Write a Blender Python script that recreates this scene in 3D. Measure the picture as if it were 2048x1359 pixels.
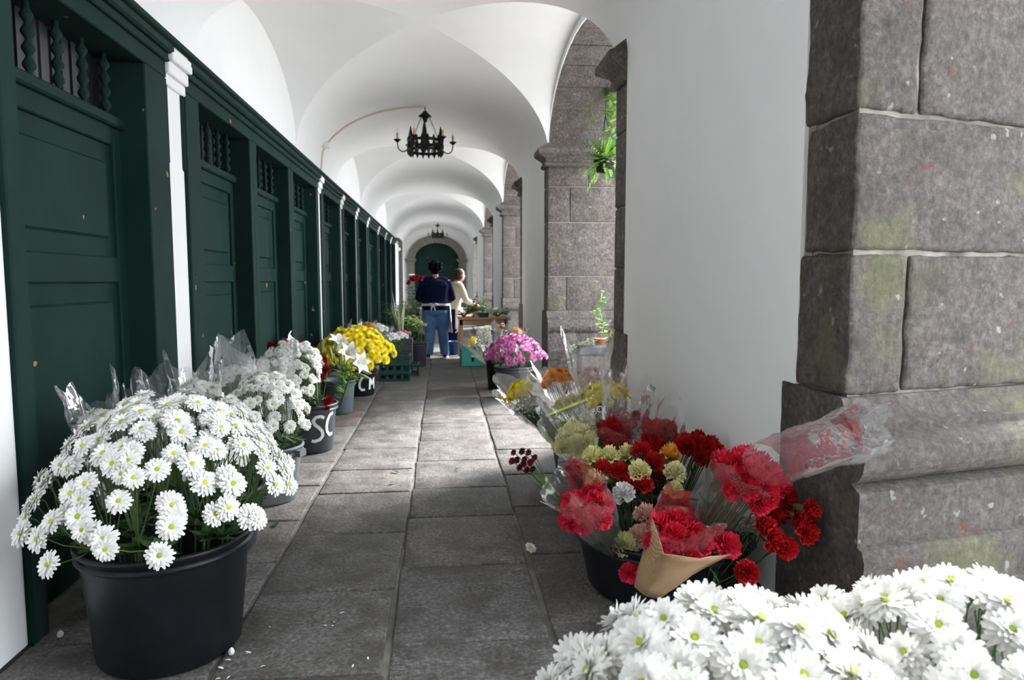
import bpy, bmesh, math, random
from mathutils import Vector, Matrix, Quaternion, noise
rnd = random.Random(7)
PI = math.pi
for o in list(bpy.data.objects): bpy.data.objects.remove(o)
scene = bpy.context.scene
COL = scene.collection
# ------------------------------------------------------------------ camera
FPX = 2048 * 24 / 36
PITCH, YAW, EYE = math.radians(4.96), math.radians(5.75), 1.35
cd = bpy.data.cameras.new('camera'); cam = bpy.data.objects.new('camera', cd); COL.objects.link(cam)
cam.location = (0, 0, EYE); cam.rotation_euler = (PI / 2 - PITCH, 0, -YAW)
cd.sensor_width = 36; cd.lens = 24; cd.clip_start = .02; cd.clip_end = 300
cd.dof.use_dof = True; cd.dof.focus_distance = 2.9; cd.dof.aperture_fstop = 4.0
scene.camera = cam
# ------------------------------------------------------------------ sky, sun, exposure
w = bpy.data.worlds.new('overcast_sky'); scene.world = w; w.use_nodes = True
bg = w.node_tree.nodes['Background']; bg.inputs[0].default_value = (.88, .945, 1, 1); bg.inputs[1].default_value = 4.0
sl = bpy.data.lights.new('sun_offscreen', 'SUN'); sun = bpy.data.objects.new('sun_offscreen', sl); COL.objects.link(sun)
sl.energy = 9; sl.angle = math.radians(16); sl.color = (1, .975, .94)
sun.location = (14, 20, 20)
sun.rotation_euler = Vector((-.82 * .75, -.57 * .75, -.66)).to_track_quat('-Z', 'Y').to_euler()
scene.view_settings.view_transform = 'Standard'; scene.view_settings.look = 'None'
scene.view_settings.exposure = .94; scene.view_settings.gamma = 1
scene.view_settings.use_curve_mapping = False

Fw = Vector((math.sin(YAW) * math.cos(PITCH), math.cos(YAW) * math.cos(PITCH), -math.sin(PITCH)))
Rt = Vector((math.cos(YAW), -math.sin(YAW), 0)); Up = Rt.cross(Fw)
def ray(px, py): return Fw + Rt * ((px - 1024) / FPX) - Up * ((py - 679.5) / FPX)
def at(px, py, y):                       # the point seen at a pixel of the photograph, y metres down the arcade
    d = ray(px, py); return Vector((0, 0, EYE)) + d * (y / d.y)

# ------------------------------------------------------------------ materials
def mat(name, col, rough=.6, metal=0, spec=.5, nodes=None):
    m = bpy.data.materials.new(name); m.use_nodes = True
    b = m.node_tree.nodes['Principled BSDF']
    b.inputs['Base Color'].default_value = (*col, 1); b.inputs['Roughness'].default_value = rough
    b.inputs['Metallic'].default_value = metal; b.inputs['Specular IOR Level'].default_value = spec
    if nodes: nodes(m.node_tree, b)
    return m
def N(t, kind, **kw):
    n = t.nodes.new(kind)
    for k, v in kw.items():
        if k in n.inputs: n.inputs[k].default_value = v
        else: setattr(n, k, v)
    return n
def L(t, a, b): t.links.new(a, b)
def coords(t, scale=1, kind='Object'):
    c = N(t, 'ShaderNodeTexCoord'); mp = N(t, 'ShaderNodeMapping'); mp.inputs['Scale'].default_value = (scale,) * 3
    L(t, c.outputs[kind], mp.inputs[0]); return mp.outputs[0]
def tex_noise(t, v, sc, det=6, rough=.6):
    n = N(t, 'ShaderNodeTexNoise', Scale=sc, Detail=det, Roughness=rough); L(t, v, n.inputs['Vector']); return n.outputs['Fac']
def ramp(t, f, stops):
    r = N(t, 'ShaderNodeValToRGB'); e = r.color_ramp.elements
    while len(e) < len(stops): e.new(.5)
    for x, (p, c) in zip(e, stops): x.position = p; x.color = (*c, 1) if len(c) == 3 else c
    L(t, f, r.inputs[0]); return r.outputs[0]
def mix(t, f, a, b, mode='MIX'):
    n = N(t, 'ShaderNodeMix', data_type='RGBA', blend_type=mode)
    for s, v in ((0, f), (6, a), (7, b)):
        if hasattr(v, 'links'): L(t, v, n.inputs[s])
        elif s == 0: n.inputs[0].default_value = v
        else: n.inputs[s].default_value = (*v, 1)
    return n.outputs[2]
def bump(t, b, h, strength=.5, dist=.02, prev=None):
    n = N(t, 'ShaderNodeBump', Strength=strength, Distance=dist); L(t, h, n.inputs['Height'])
    if prev: L(t, prev, n.inputs['Normal'])
    L(t, n.outputs[0], b.inputs['Normal']); return n.outputs[0]
def obj_random(t):
    return N(t, 'ShaderNodeObjectInfo').outputs['Random']
def vary(c0, c1, sc=12, bs=.2, bd=.01):
    def f(t, b):
        v = coords(t); n = tex_noise(t, v, sc)
        L(t, ramp(t, n, [(.3, c0), (.7, c1)]), b.inputs['Base Color'])
        if bs: bump(t, b, tex_noise(t, v, sc * 4), bs, bd)
    return f
def flower_var(c0, c1, trans=.25):
    def f(t, b):
        L(t, ramp(t, obj_random(t), [(0, c0), (1, c1)]), b.inputs['Base Color'])
        b.inputs['Subsurface Weight'].default_value = trans; b.inputs['Subsurface Radius'].default_value = (.01, .01, .01)
    return f
def stone_nodes(c0, c1, c2, lichen, bs, per_block=.35):
    def f(t, b):
        v = coords(t)
        fine = tex_noise(t, v, 34, 10, .78); mid = tex_noise(t, v, 7, 6, .65); big = tex_noise(t, v, 2.2, 4, .5)
        c = ramp(t, fine, [(.28, c0), (.5, c1), (.75, c2)])
        c = mix(t, ramp(t, mid, [(.38, (0, 0, 0)), (.68, (.55,) * 3)]), c, c0)
        r = obj_random(t)
        c = mix(t, per_block, c, ramp(t, r, [(0, (.35, .30, .28)), (.5, (.62, .57, .55)), (1, (.52, .52, .5))]), 'MULTIPLY') if per_block else c
        if lichen:
            c = mix(t, ramp(t, big, [(.56, (0, 0, 0)), (.72, (lichen,) * 3)]), c, (.22, .25, .07))
            sp = tex_noise(t, v, 16, 2, .5); c = mix(t, ramp(t, sp, [(.70, (0, 0, 0)), (.74, (.8,) * 3)]), c, (.42, .43, .38))
            rs = tex_noise(t, v, 9.3, 2, .4); c = mix(t, ramp(t, rs, [(.72, (0, 0, 0)), (.76, (.6,) * 3)]), c, (.22, .07, .04))
        L(t, c, b.inputs['Base Color'])
        vo = N(t, 'ShaderNodeTexVoronoi', Scale=30); L(t, v, vo.inputs['Vector'])
        p = bump(t, b, vo.outputs['Distance'], bs * .8, .018)
        p = bump(t, b, fine, bs, .028, p); bump(t, b, mid, bs * .6, .05, p)
    return f
M = {}
def plaster_nodes(t, b):
    v = coords(t); L(t, ramp(t, tex_noise(t, v, 1.6), [(.3, (.86, .86, .865)), (.7, (.90, .898, .895))]), b.inputs['Base Color'])
    bump(t, b, tex_noise(t, v, 30), .12, .01)
M['plaster'] = mat('white_plaster', (.82,) * 3, .85, nodes=plaster_nodes)
M['stone_near'] = mat('pitted_basalt', (.2,) * 3, .9, nodes=stone_nodes((.045, .038, .035), (.165, .140, .132), (.36, .325, .31), .6, 1.0, 0))
M['stone'] = mat('basalt_block', (.2,) * 3, .9, nodes=stone_nodes((.045, .038, .035), (.165, .140, .132), (.36, .325, .31), .18, .7, 0))
M['mortar'] = mat('lime_mortar', (.4,) * 3, .95, nodes=vary((.34, .30, .26), (.5, .46, .4), 8, .5))
M['dark_mortar'] = mat('weathered_mortar', (.15,) * 3, .95, nodes=vary((.07, .068, .07), (.34, .31, .27), 5, .5))
def slab_nodes(t, b):
    v = coords(t)
    fine = tex_noise(t, v, 60, 8, .75); mid = tex_noise(t, v, 5, 6, .7); blot = tex_noise(t, v, 14, 3, .55)
    c = ramp(t, fine, [(.32, (.04, .037, .036)), (.5, (.15, .143, .138)), (.70, (.36, .35, .34))])
    c = mix(t, ramp(t, mid, [(.40, (0, 0, 0)), (.62, (.75,) * 3)]), c, (.05, .044, .04))
    c = mix(t, ramp(t, blot, [(.62, (0, 0, 0)), (.70, (.75,) * 3)]), c, (.06, .052, .05))
    c = mix(t, 1, c, ramp(t, obj_random(t), [(0, (.72, .70, .70)), (.45, (1, .98, .96)), (.9, (.9, .9, .92)), (1, (1.0, .72, .68))]), 'MULTIPLY')
    L(t, c, b.inputs['Base Color'])
    L(t, ramp(t, mid, [(.3, (.75,) * 3), (.7, (.5,) * 3)]), b.inputs['Roughness'])
    p = bump(t, b, fine, .5, .012); bump(t, b, mid, .5, .03, p)
M['slab'] = mat('worn_flagstone', (.2,) * 3, .7, nodes=slab_nodes)
M['joint'] = mat('floor_joint_mortar', (.2,) * 3, .95, nodes=vary((.05, .048, .044), (.24, .23, .21), 3, .4))
M['ground'] = mat('courtyard_paving', (.3,) * 3, .9, nodes=vary((.28, .27, .26), (.42, .41, .4), 3, .3))
def paint_nodes(t, b):
    v = coords(t); c = ramp(t, tex_noise(t, v, 2.5), [(.3, (.008, .026, .021)), (.7, (.013, .036, .030))])
    ch = tex_noise(t, v, 11, 2, .4); c = mix(t, ramp(t, ch, [(.755, (0, 0, 0)), (.765, (1,) * 3)]), c, (.36, .2, .11))
    L(t, c, b.inputs['Base Color']); bump(t, b, tex_noise(t, v, 40), .12, .005)
M['green'] = mat('dark_green_paint', (.02, .05, .04), .6, spec=.06, nodes=paint_nodes)
M['screen'] = mat('dark_corrugated_screen', (.02, .02, .022), .35)
M['cream'] = mat('cream_edge', (.66, .56, .42), .8)
M['black_plastic'] = mat('black_plastic', (.008, .009, .012), .4, spec=.25, nodes=vary((.006, .007, .009), (.012, .013, .017), 5, .1))
M['grey_plastic'] = mat('dusty_grey_plastic', (.08,) * 3, .6, nodes=vary((.09, .10, .115), (.22, .235, .26), 6, .1))
M['dark_grey_plastic'] = mat('charcoal_plastic', (.04,) * 3, .5, nodes=vary((.028, .032, .042), (.06, .065, .08), 6, .1))
M['slate_plastic'] = mat('slate_green_plastic', (.08,) * 3, .5, nodes=vary((.07, .09, .11), (.10, .14, .15), 4, .1))
M['crate_dark'] = mat('dark_green_plastic', (.01, .06, .045), .45)
M['crate_teal'] = mat('teal_plastic', (.05, .42, .33), .45)
M['blue'] = mat('blue_plastic', (.015, .06, .2), .4)
M['red_wrap'] = mat('red_wrap', (.6, .02, .03), .5)
M['white_paint'] = mat('white_paint', (.8,) * 3, .6)
M['iron'] = mat('black_iron', (.012, .012, .013), .45, .6)
M['candle'] = mat('candle_sleeve', (.62, .42, .2), .6)
def glassy(name, col, mixf, rough=.08, haze=.12, alpha_col=(1, 1, 1)):
    m = bpy.data.materials.new(name); m.use_nodes = True; t = m.node_tree; t.nodes.clear()
    out = N(t, 'ShaderNodeOutputMaterial'); tr = N(t, 'ShaderNodeBsdfTransparent'); tr.inputs[0].default_value = (*alpha_col, 1)
    gl = N(t, 'ShaderNodeBsdfGlossy', Roughness=rough); gl.inputs[0].default_value = (1, 1, 1, 1)
    df = N(t, 'ShaderNodeBsdfDiffuse'); df.inputs[0].default_value = (*col, 1)
    tl = N(t, 'ShaderNodeBsdfTranslucent'); tl.inputs[0].default_value = (*col, 1)
    v = coords(t); bn = N(t, 'ShaderNodeBump', Strength=.5, Distance=.03); L(t, tex_noise(t, v, 13, 2, .5), bn.inputs['Height'])
    L(t, bn.outputs[0], gl.inputs['Normal'])
    lw = N(t, 'ShaderNodeFresnel', IOR=1.5)
    mul = N(t, 'ShaderNodeMath', operation='MULTIPLY_ADD'); L(t, lw.outputs[0], mul.inputs[0]); mul.inputs[1].default_value = .65; mul.inputs[2].default_value = mixf; mul.use_clamp = True
    a = N(t, 'ShaderNodeMixShader'); a.inputs[0].default_value = .5; L(t, df.outputs[0], a.inputs[1]); L(t, tl.outputs[0], a.inputs[2])
    b = N(t, 'ShaderNodeMixShader'); b.inputs[0].default_value = haze; L(t, tr.outputs[0], b.inputs[1]); L(t, a.outputs[0], b.inputs[2])
    c = N(t, 'ShaderNodeMixShader'); L(t, mul.outputs[0], c.inputs[0]); L(t, b.outputs[0], c.inputs[1]); L(t, gl.outputs[0], c.inputs[2])
    L(t, c.outputs[0], out.inputs[0]); return m
M['film'] = glassy('clear_cellophane', (.85, .87, .9), .02, rough=.09, haze=.07)
M['film_white'] = glassy('milky_cellophane', (.85, .86, .88), .04, rough=.06, haze=.2)
M['bulb'] = glassy('clear_bulb_glass', (.9, .9, .9), .05, haze=.05)
M['stem'] = mat('green_stem', (.07, .14, .03), .6, nodes=lambda t, b: L(t, ramp(t, obj_random(t), [(0, (.04, .09, .02)), (1, (.10, .18, .045))]), b.inputs['Base Color']))
M['leaf'] = mat('dark_leaf', (.035, .085, .02), .5, nodes=flower_var((.02, .06, .015), (.05, .12, .03), .05))
M['leaf_light'] = mat('bright_leaf', (.2, .4, .06), .5, nodes=flower_var((.16, .34, .05), (.3, .5, .1), .1))
M['leaf_stripe'] = mat('pale_striped_leaf', (.42, .46, .25), .5, nodes=flower_var((.30, .36, .18), (.55, .56, .34), .05))
M['white_petal'] = mat('white_petal', (.85,) * 3, .6, nodes=flower_var((.80, .80, .78), (.88, .88, .87)))
M['eye'] = mat('lime_flower_centre', (.42, .5, .03), .7, nodes=flower_var((.30, .42, .02), (.55, .58, .03), 0))
M['yellow'] = mat('yellow_petal', (.9, .7, .01), .6, nodes=flower_var((.93, .70, .008), (.96, .84, .03)))
M['pale_yellow'] = mat('pale_yellow_petal', (.8, .74, .28), .6, nodes=flower_var((.88, .84, .40), (.93, .90, .55)))
M['pink'] = mat('magenta_petal', (.5, .1, .35), .6, nodes=flower_var((.36, .05, .2), (.62, .2, .48)))
M['red'] = mat('red_petal', (.55, .008, .012), .55, nodes=flower_var((.40, .004, .008), (.68, .012, .018)))
M['hot_red'] = mat('rose_red_petal', (.72, .015, .05), .55, nodes=flower_var((.62, .010, .035), (.8, .03, .09)))
M['deep_red'] = mat('deep_red_petal', (.3, .004, .012), .6, nodes=flower_var((.22, .003, .008), (.36, .006, .016)))
M['dark_red'] = mat('crimson_petal', (.10, .004, .012), .6, nodes=flower_var((.07, .003, .01), (.16, .006, .02)))
M['orange'] = mat('orange_petal', (.85, .3, .03), .6, nodes=flower_var((.88, .30, .04), (.95, .5, .06)))
M['peach'] = mat('peach_petal', (.8, .5, .4), .6, nodes=flower_var((.75, .42, .34), (.85, .6, .5)))
M['statice'] = mat('grey_green_floret', (.35, .37, .3), .8)
M['green_card'] = mat('green_card', (.08, .45, .06), .5)
M['yellow_print'] = mat('yellow_print', (.75, .72, .02), .5)
M['green_print'] = mat('dark_green_print', (.03, .2, .1), .5)
def burlap_nodes(t, b):
    v = coords(t); w1 = N(t, 'ShaderNodeTexWave', Scale=90, Distortion=1.5); L(t, v, w1.inputs[0])
    w2 = N(t, 'ShaderNodeTexWave', Scale=90, Distortion=1.5, bands_direction='Z'); L(t, v, w2.inputs[0])
    c = mix(t, .5, w1.outputs[0], w2.outputs[0])
    L(t, mix(t, c, (.30, .17, .08), (.62, .42, .24)), b.inputs['Base Color']); bump(t, b, c, .6, .004)
M['burlap'] = mat('burlap', (.5, .33, .2), .9, nodes=burlap_nodes)
M['wood'] = mat('plain_wood', (.5, .3, .16), .6, nodes=vary((.42, .24, .12), (.6, .38, .22), 4, .1))
M['terracotta'] = mat('terracotta', (.4, .12, .06), .7)
M['skin'] = mat('skin', (.55, .3, .22), .5); M['dark_hair'] = mat('black_hair', (.005, .005, .006), .8, spec=.08)
M['brown_hair'] = mat('brown_hair', (.05, .024, .014), .7, spec=.2)
M['navy'] = mat('navy_knit', (.006, .009, .04), .95, spec=.1, nodes=vary((.004, .006, .03), (.007, .010, .045), 30, .2))
M['jeans'] = mat('blue_denim', (.06, .16, .36), .85, nodes=vary((.05, .15, .36), (.13, .27, .52), 5, .15))
M['cloth_white'] = mat('white_cloth', (.78, .78, .8), .85); M['hoodie'] = mat('cream_fleece', (.52, .52, .4), .9)
M['shoe'] = mat('navy_shoe', (.02, .02, .06), .6); M['steel'] = mat('steel_wire', (.5,) * 3, .3, 1)

# ------------------------------------------------------------------ mesh helpers
class MB:
    def __init__(s): s.v = []; s.f = []
    def add(s, vs, fs):
        n = len(s.v); s.v += [tuple(p) for p in vs]; s.f += [tuple(i + n for i in f) for f in fs]; return s
    def box(s, x0, x1, y0, y1, z0, z1):
        return s.add([(x, y, z) for z in (z0, z1) for y in (y0, y1) for x in (x0, x1)],
                     [(0, 2, 3, 1), (4, 5, 7, 6), (0, 1, 5, 4), (2, 6, 7, 3), (0, 4, 6, 2), (1, 3, 7, 5)])
    def cbox(s, x0, x1, y0, y1, z0, z1, c=.006):   # chamfered box
        X, Y, Z = (x0, x1), (y0, y1), (z0, z1); n = len(s.v); sg = (1, -1); idx = {}
        for i in (0, 1):
            for j in (0, 1):
                for k in (0, 1):
                    for a in range(3):
                        p = [X[i] + (sg[i] * c if a != 0 else 0), Y[j] + (sg[j] * c if a != 1 else 0), Z[k] + (sg[k] * c if a != 2 else 0)]
                        idx[i, j, k, a] = len(s.v); s.v.append(tuple(p))
        q = lambda *k: s.f.append(tuple(idx[e] for e in k))
        for i in (0, 1): q(*[(i, j, k, 0) for j, k in (((0, 0), (1, 0), (1, 1), (0, 1)) if i else ((0, 0), (0, 1), (1, 1), (1, 0)))])
        for j in (0, 1): q(*[(i, j, k, 1) for i, k in (((0, 0), (0, 1), (1, 1), (1, 0)) if j else ((0, 0), (1, 0), (1, 1), (0, 1)))])
        for k in (0, 1): q(*[(i, j, k, 2) for i, j in (((0, 0), (1, 0), (1, 1), (0, 1)) if k else ((0, 0), (0, 1), (1, 1), (1, 0)))])
        for j in (0, 1):
            for k in (0, 1): q((0, j, k, 1), (1, j, k, 1), (1, j, k, 2), (0, j, k, 2))
        for i in (0, 1):
            for k in (0, 1): q((i, 0, k, 0), (i, 1, k, 0), (i, 1, k, 2), (i, 0, k, 2))
        for i in (0, 1):
            for j in (0, 1): q((i, j, 0, 0), (i, j, 1, 0), (i, j, 1, 1), (i, j, 0, 1))
        for i in (0, 1):
            for j in (0, 1):
                for k in (0, 1): q((i, j, k, 0), (i, j, k, 1), (i, j, k, 2))
        return s
    def lathe(s, prof, n=24, c=(0, 0, 0), cap0=False, cap1=False):
        b = len(s.v); c = Vector(c)
        for r, z in prof:
            for k in range(n): a = 2 * PI * k / n; s.v.append((c.x + r * math.cos(a), c.y + r * math.sin(a), c.z + z))
        for i in range(len(prof) - 1):
            for k in range(n): s.f.append((b + i * n + k, b + i * n + (k + 1) % n, b + (i + 1) * n + (k + 1) % n, b + (i + 1) * n + k))
        if cap0: s.f.append(tuple(b + k for k in range(n))[::-1])
        if cap1: s.f.append(tuple(b + (len(prof) - 1) * n + k for k in range(n)))
        return s
    def tube(s, pts, r, n=6, cap=True, flat=1.0):
        pts = [Vector(p) for p in pts]; b = len(s.v); m = len(pts)
        rs = r if isinstance(r, (list, tuple)) else [r] * m
        up = Vector((0, 0, 1)); prev = None
        for i, p in enumerate(pts):
            d = (pts[min(i + 1, m - 1)] - pts[max(i - 1, 0)])
            d = d.normalized() if d.length > 1e-9 else Vector((0, 0, 1))
            a = prev if prev is not None else (Vector((1, 0, 0)) if abs(d.x) < .8 else Vector((0, 1, 0)))
            a = (a - d * a.dot(d)).normalized(); prev = a; e = d.cross(a)
            for k in range(n):
                t = 2 * PI * k / n; s.v.append(tuple(p + (a * math.cos(t) + e * math.sin(t) * flat) * rs[i]))
        for i in range(m - 1):
            for k in range(n): s.f.append((b + i * n + k, b + i * n + (k + 1) % n, b + (i + 1) * n + (k + 1) % n, b + (i + 1) * n + k))
        if cap: s.f.append(tuple(b + k for k in range(n))[::-1]); s.f.append(tuple(b + (m - 1) * n + k for k in range(n)))
        return s
    def loft(s, rings, cap=True):
        b = len(s.v); n = len(rings[0])
        for r in rings: s.v += [tuple(p) for p in r]
        for i in range(len(rings) - 1):
            for k in range(n): s.f.append((b + i * n + k, b + i * n + (k + 1) % n, b + (i + 1) * n + (k + 1) % n, b + (i + 1) * n + k))
        if cap: s.f.append(tuple(b + k for k in range(n))[::-1]); s.f.append(tuple(b + (len(rings) - 1) * n + k for k in range(n)))
        return s
    def mesh(s, name, material, smooth=False):
        me = bpy.data.meshes.new(name); me.from_pydata(s.v, [], s.f); me.materials.append(material)
        if smooth: me.polygons.foreach_set('use_smooth', [True] * len(me.polygons))
        me.update(); return me
    def build(s, name, material, parent=None, smooth=False, loc=None):
        return obj(name, s.mesh(name, material, smooth), parent, loc)
def obj(name, me, parent=None, loc=None, quat=None, scale=None):
    o = bpy.data.objects.new(name, me); COL.objects.link(o)
    if parent: o.parent = parent
    if loc is not None: o.location = loc
    if quat is not None: o.rotation_mode = 'QUATERNION'; o.rotation_quaternion = quat
    if scale is not None: o.scale = (scale,) * 3 if isinstance(scale, (int, float)) else scale
    return o
def thing(name, label, cat, loc=(0, 0, 0), rotz=0, group=None):
    o = bpy.data.objects.new(name, None); COL.objects.link(o); o.location = loc; o.rotation_euler = (0, 0, rotz); o.empty_display_size = .05
    return tag(o, label, cat, group)
def tag(o, label, cat, group=None):
    o['label'] = label; o['category'] = cat
    if group: o['group'] = group
    return o
def struct(o): o['kind'] = 'structure'; return o
def fix_normals(o):
    bm = bmesh.new(); bm.from_mesh(o.data); bmesh.ops.recalc_face_normals(bm, faces=bm.faces); bm.to_mesh(o.data); bm.free(); return o
def rounded_block(foot, z0, z1, n=(2, 2, 2), r=.012, amp=0, freq=6, seed=0, ztop=None):
    """A block over a four-cornered footprint with rounded edges and an uneven face."""
    a, b, c, d = [Vector((*p, 0)) for p in foot]
    hx, hy, hz = ((b - a).length + (c - d).length) / 4, ((d - a).length + (c - b).length) / 4, (z1 - z0) / 2
    def params(m, h):
        e = min(.45, r / h); return [-1, -1 + e] + [-1 + e + (2 - 2 * e) * k / m for k in range(1, m)] + [1 - e, 1]
    U, V, W = params(n[0], hx), params(n[1], hy), params(n[2], hz)
    idx = {}; vs = []; fs = []
    def vert(i, j, k):
        if (i, j, k) in idx: return idx[i, j, k]
        p = Vector((U[i] * hx, V[j] * hy, W[k] * hz))
        q = Vector((max(-hx + r, min(hx - r, p.x)), max(-hy + r, min(hy - r, p.y)), max(-hz + r, min(hz - r, p.z))))
        dd = p - q
        if dd.length > r: p = q + dd.normalized() * r
        u, v = (p.x / hx + 1) / 2, (p.y / hy + 1) / 2
        P = (a * (1 - u) + b * u) * (1 - v) + (d * (1 - u) + c * u) * v; P.z = z0 + (p.z / hz + 1) / 2 * (z1 - z0)
        if amp:
            s = Vector((seed * 3.1, seed * 1.7, 0)); g = noise.noise_vector((P + s) * freq) + noise.noise_vector((P + s) * freq * 4) * .45
            P += g * amp
            if ztop is not None and P.z > ztop: P.z = ztop
        idx[i, j, k] = len(vs); vs.append(P); return idx[i, j, k]
    I, J, K = len(U) - 1, len(V) - 1, len(W) - 1
    for i in range(I):
        for j in range(J):
            fs.append([vert(i, j, 0), vert(i, j + 1, 0), vert(i + 1, j + 1, 0), vert(i + 1, j, 0)])
            fs.append([vert(i, j, K), vert(i + 1, j, K), vert(i + 1, j + 1, K), vert(i, j + 1, K)])
    for i in range(I):
        for k in range(K):
            fs.append([vert(i, 0, k), vert(i + 1, 0, k), vert(i + 1, 0, k + 1), vert(i, 0, k + 1)])
            fs.append([vert(i, J, k), vert(i, J, k + 1), vert(i + 1, J, k + 1), vert(i + 1, J, k)])
    for j in range(J):
        for k in range(K):
            fs.append([vert(0, j, k), vert(0, j, k + 1), vert(0, j + 1, k + 1), vert(0, j + 1, k)])
            fs.append([vert(I, j, k), vert(I, j + 1, k), vert(I, j + 1, k + 1), vert(I, j, k + 1)])
    mb = MB(); mb.add(vs, fs); return mb
# ================================================================== THE PLACE
XL, XU, XR, XO = -1.52, -1.85, 1.40, 2.45        # door fronts, upper left wall, inner and outer face of the arcade
def wall_y(px, x): d = ray(px, 561); return x / d.x * d.y
SPRING, RISE, CX, HW = 3.05, .95, (XU + XR) / 2, (XR - XU) / 2
BAYS = [(-1.3, 2.24), (5.53, 9.13), (12.44, 16.0), (19.5, 23.5)]
END = 34.0
# ---- floor
floor = struct(MB().box(-2.0, XO, -9, END + .3, -.2, -.014).build('floor', M['joint']))
def slab(x0, x1, y0, y1, near):
    g = .008; k = (5, 5, 1) if near else (1, 1, 1)
    dz = rnd.uniform(0, .004)
    q = [(x0 + g, y0 + g), (x1 - g, y0 + g), (x1 - g, y1 - g), (x0 + g, y1 - g)]
    q = [(x + rnd.uniform(-.008, .008), y + rnd.uniform(-.01, .01)) for x, y in q]
    rounded_block(q, -.06, -dz, k, .008, .003 if near else 0, 5, rnd.random() * 9, ztop=0).build('flagstone', M['slab'], floor, smooth=near)
cols = [(-1.54, -.81, []), (-.81, -.215, [2.30, 2.94, 3.63, 4.35, 4.89, 5.52, 6.2, 7.06]),
        (-.215, .405, [1.8, 2.47, 3.16, 3.86, 4.40, 5.08, 5.74, 6.45, 7.06]), (.405, 1.02, []), (1.02, 1.40, [])]
for x0, x1, js in cols:
    js = list(js) or [1.2 + rnd.uniform(0, .5)]
    while js[0] > -.8: js.insert(0, js[0] - rnd.uniform(.6, .75))
    while js[-1] < END: js.append(js[-1] + rnd.uniform(.58, .78) * (1 if js[-1] < 14 else 1.6))
    for a, b in zip(js, js[1:]): slab(x0, x1, a, min(b, END), 0 < a < 9)
for a, b in BAYS:
    y = a
    while y < b - .2:
        e = min(b, y + rnd.uniform(.8, 1.0)); e = b if b - e < .35 else e
        slab(XR, XO, y, e, False); y = e
ground = struct(MB().box(XO, 45, -40, 70, -.2, -.03).build('ground', M['ground']))
# ---- left wall: plastered masonry with eleven green doors
wl = MB(); wl.box(-2.05, XU, -9, END, 2.62, 4.3); wl.box(-2.05, -1.76, -9, 24.3, 0, 2.62); wl.box(-2.05, XU, 24.3, END, 0, 2.62)
wall_left = struct(wl.build('wall_left', M['plaster']))
def pilaster(y0, y1, cap=True):
    p = MB().cbox(-1.9, -1.54, y0, y1, 0, 2.62, .01).build('pilaster', M['plaster'], wall_left)
    if cap:
        c = MB(); q = .012
        for z0, z1, x in ((2.44, 2.50, -1.52), (2.50, 2.57, -1.50), (2.57, 2.64, -1.475)): c.cbox(-1.85, x, y0 - q, y1 + q, z0, z1, .006)
        c.build('pilaster_cap', M['plaster'], p)
pilaster(-9, wall_y(25, XL), False)
frames = [(25, 350, 58, 308), (385, 514, 411, 508), (514, 587, 521, 583), (587, 641, 592, 636)]
doors = [tuple(wall_y(p, XL) for p in f) for f in frames]
tr = [wall_y(p, XL) for p in (643.5, 686, 715, 737, 757.8, 772, 782.5, 792)]
pilaster(doors[0][1], doors[1][0])
for i in range(7):
    y0, y1 = tr[i] + .10, tr[i + 1] - .10
    doors.append((y0, y1, y0 + .17, y1 - .13)); pilaster(tr[i] - .10, tr[i] + .10)
doors[3] = (doors[3][0], tr[0] - .10, doors[3][2], tr[0] - .25)
pilaster(tr[7] - .10, 24.3, False)
spindle_prof = [(.010, 0), (.012, .01)]
for k in range(4):
    z = .02 + k * .065; spindle_prof += [(.011, z), (.026, z + .022), (.026, z + .032), (.011, z + .058)]
spindle_prof += [(.012, .285), (.012, .30)]
SPINDLE = MB().lathe(spindle_prof, 8).mesh('spindle', M['green'], True)
LEAF_X = -1.655
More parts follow.
